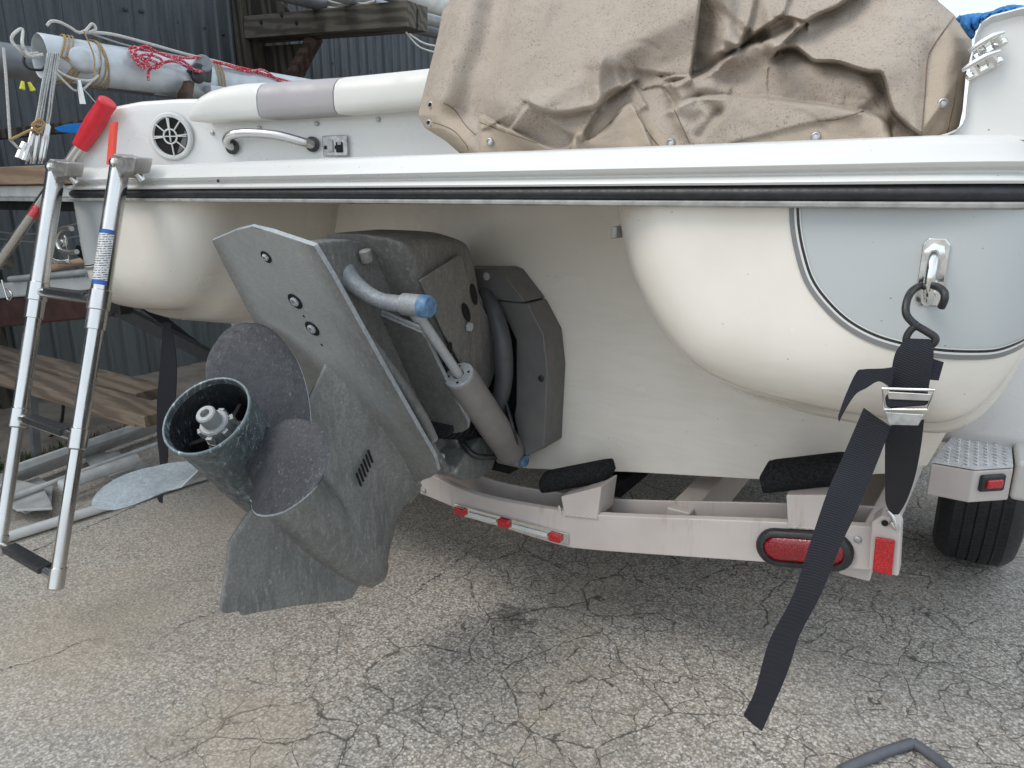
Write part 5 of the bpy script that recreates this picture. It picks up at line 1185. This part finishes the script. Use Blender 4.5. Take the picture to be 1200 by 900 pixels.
bench = empty('timber_bench', (-2.9, 1.4, 0), 'weathered timber bench of two planks standing by the shed wall', 'bench')
def plank(y0, y1, z, x0=-4.3, x1=-2.33, sl=0):
    return MB().box(((x0+x1)/2, (y0+y1)/2, z-.02), (x1-x0, y1-y0, .04)).build('plank', M['plank'], bench, bevel=.003)
plank(1.22,1.345,.445,-4.3,-2.22); plank(1.355,1.49,.45,-4.3,-2.50)
MB().box((-3.35, 1.30, .395), (1.9,.035,.07)).build('apron', M['board'], bench)
M['legpaint'] = plain('bench_leg_paint', (.10,.12,.12), .5)
for x in (-3.35, -4.1): MB().bar((x, 1.38, .43), (x-.05, 1.36, 0), .03, .03, up=(0,1,0)).build('leg', M['alugrey'], bench)
tag(MB().tube([atY(x, y, 1.52) for x, y in ((58,460),(72,466),(74,480),(70,500),(58,512),(40,515),(22,510),(18,490),(22,470),(36,462))], .007, 10, sm=5).build('black_hose', M['rubber'], smooth=60), 'black hose coiled under the bench', 'hose')

# white spars and trolley parts on the ground
sp_root = empty('launching_trolley', (-2.9, 1.5, 0), 'white painted trolley frame lying on the asphalt left of the propeller', 'trolley')
def gt(p0, p1, z0, z1, r, nm, mt='whitepaint'):
    a, b = atZ(*p0, z0), atZ(*p1, z1); d = (b-a); MB().tube([a-d*.25, b+d*.5], r, 14).build(nm, M[mt], sp_root, smooth=60)
gt((0,632),(290,542), .022, .022, .018, 'long_tube'); gt((0,588),(190,518), .075, .075, .010, 'thin_tube')
a, b = atZ(70,570,.075), atZ(160,538,.075); MB().tube([a, a+(b-a)*.02, b, b+(b-a)*.02], [.012,.024,.024,.012], 16).build('roller_tube', M['whitepaint'], sp_root, smooth=50)
a, b = atZ(12,556,.10), atZ(215,485,.10); dd_ = b-a
n_ = Vector((-dd_.y, dd_.x, 0)).normalized()
m = MB(); m.prism([a, a+_Z*.028, a+_Z*.028+n_*.02, a+n_*.02], dd_*1.4); m.prism([a+n_*.001+_Z*.001, a+n_*.014+_Z*.001, a+n_*.10-_Z*.075, a+n_*.09-_Z*.08], dd_*1.4)
m.build('channel', M['whitepaint'], sp_root, bevel=.003)
for pts in ([(5,575),(45,560),(62,570),(60,592),(30,602),(5,592)], [(120,552),(150,538),(175,545),(160,560),(135,566)], [(95,532),(140,530),(150,545),(110,552)]):
    MB().prism([atZ(x, y, .03) for x, y in pts], (0,0,.004)).build('fin_plate', M['sheetwhite'], sp_root)
MB().prism([atZ(x, y, .05) for x, y in ((5,560),(50,572),(60,590),(62,598),(20,600),(4,590))], (0,0,.01)).build('fin_plate', M['sheetwhite'], sp_root, bevel=.003)
# weeds along the edge of the apron
m = MB(); 
for k in range(1500):
    y = random.uniform(1.15, 3.0); x = -3.42+random.gauss(0,.035)+ .0*y; h = random.uniform(.015,.055); an = random.uniform(0, 2*pi); l = random.uniform(.01,.035); w_ = .0025
    p = Vector((x, y, .0)); d = Vector((cos(an), sin(an), 0)); t = Vector((-sin(an), cos(an), 0))*w_
    m.add([p-t, p+t, p+d*l*.5+_Z*h*.7+t*.7, p+d*l*.5+_Z*h*.7-t*.7, p+d*l+_Z*h*.9], [(0,1,2,3),(3,2,4)])
tag(m.build('weeds', M['grass'], smooth=0), 'low green weeds growing along the edge of the concrete apron', 'weeds', kind='stuff')
m = MB()
for k in range(500):
    x, y = random.uniform(-3.46,-3.36), random.uniform(1.1,3.2); m.box((x, y, .004), (random.uniform(.004,.02), random.uniform(.004,.02), .012), Matrix.Rotation(random.random()*3, 3, 'Z'))
tag(m.build('soil_crumbs', M['soil'], smooth=0), 'brown soil crumbs among the weeds', 'soil', kind='stuff')
# loose stones on the asphalt
m = MB()
for k in range(2600):
    y = random.uniform(.7, 2.2); x = random.uniform(-2.6, .5); r = random.uniform(.0012,.0034)
    q = [Vector((x+r*cos(a_)*random.uniform(.7,1.2), y+r*sin(a_)*random.uniform(.7,1.2), -.0005)) for a_ in (0,1.3,2.5,3.8,5.1)]
    m.add(q+[Vector((x, y, r*.9))], [(0,1,5),(1,2,5),(2,3,5),(3,4,5),(4,0,5)])
M['grit'] = plain('grit', (.36,.34,.31), .9, var=.6, vs=90)
tag(m.build('grit', M['grit'], smooth=0), 'loose pale grit scattered over the asphalt', 'grit', kind='stuff')

# grey foam trim lying bottom right
m = MB(); P = [atZ(x, y, .012) for x, y in ((985,903),(1008,893),(1040,880),(1069,871))]; P2 = [atZ(x, y, .012) for x, y in ((1070,870),(1085,880),(1102,893),(1125,915))]
m.tube(P, .011, 12, sm=4); m.tube(P2, .0105, 12, sm=4)
tag(m.build('foam_trim', M['hose'], smooth=60), 'bent grey foam trim strip lying on the asphalt at the bottom edge', 'trim strip')
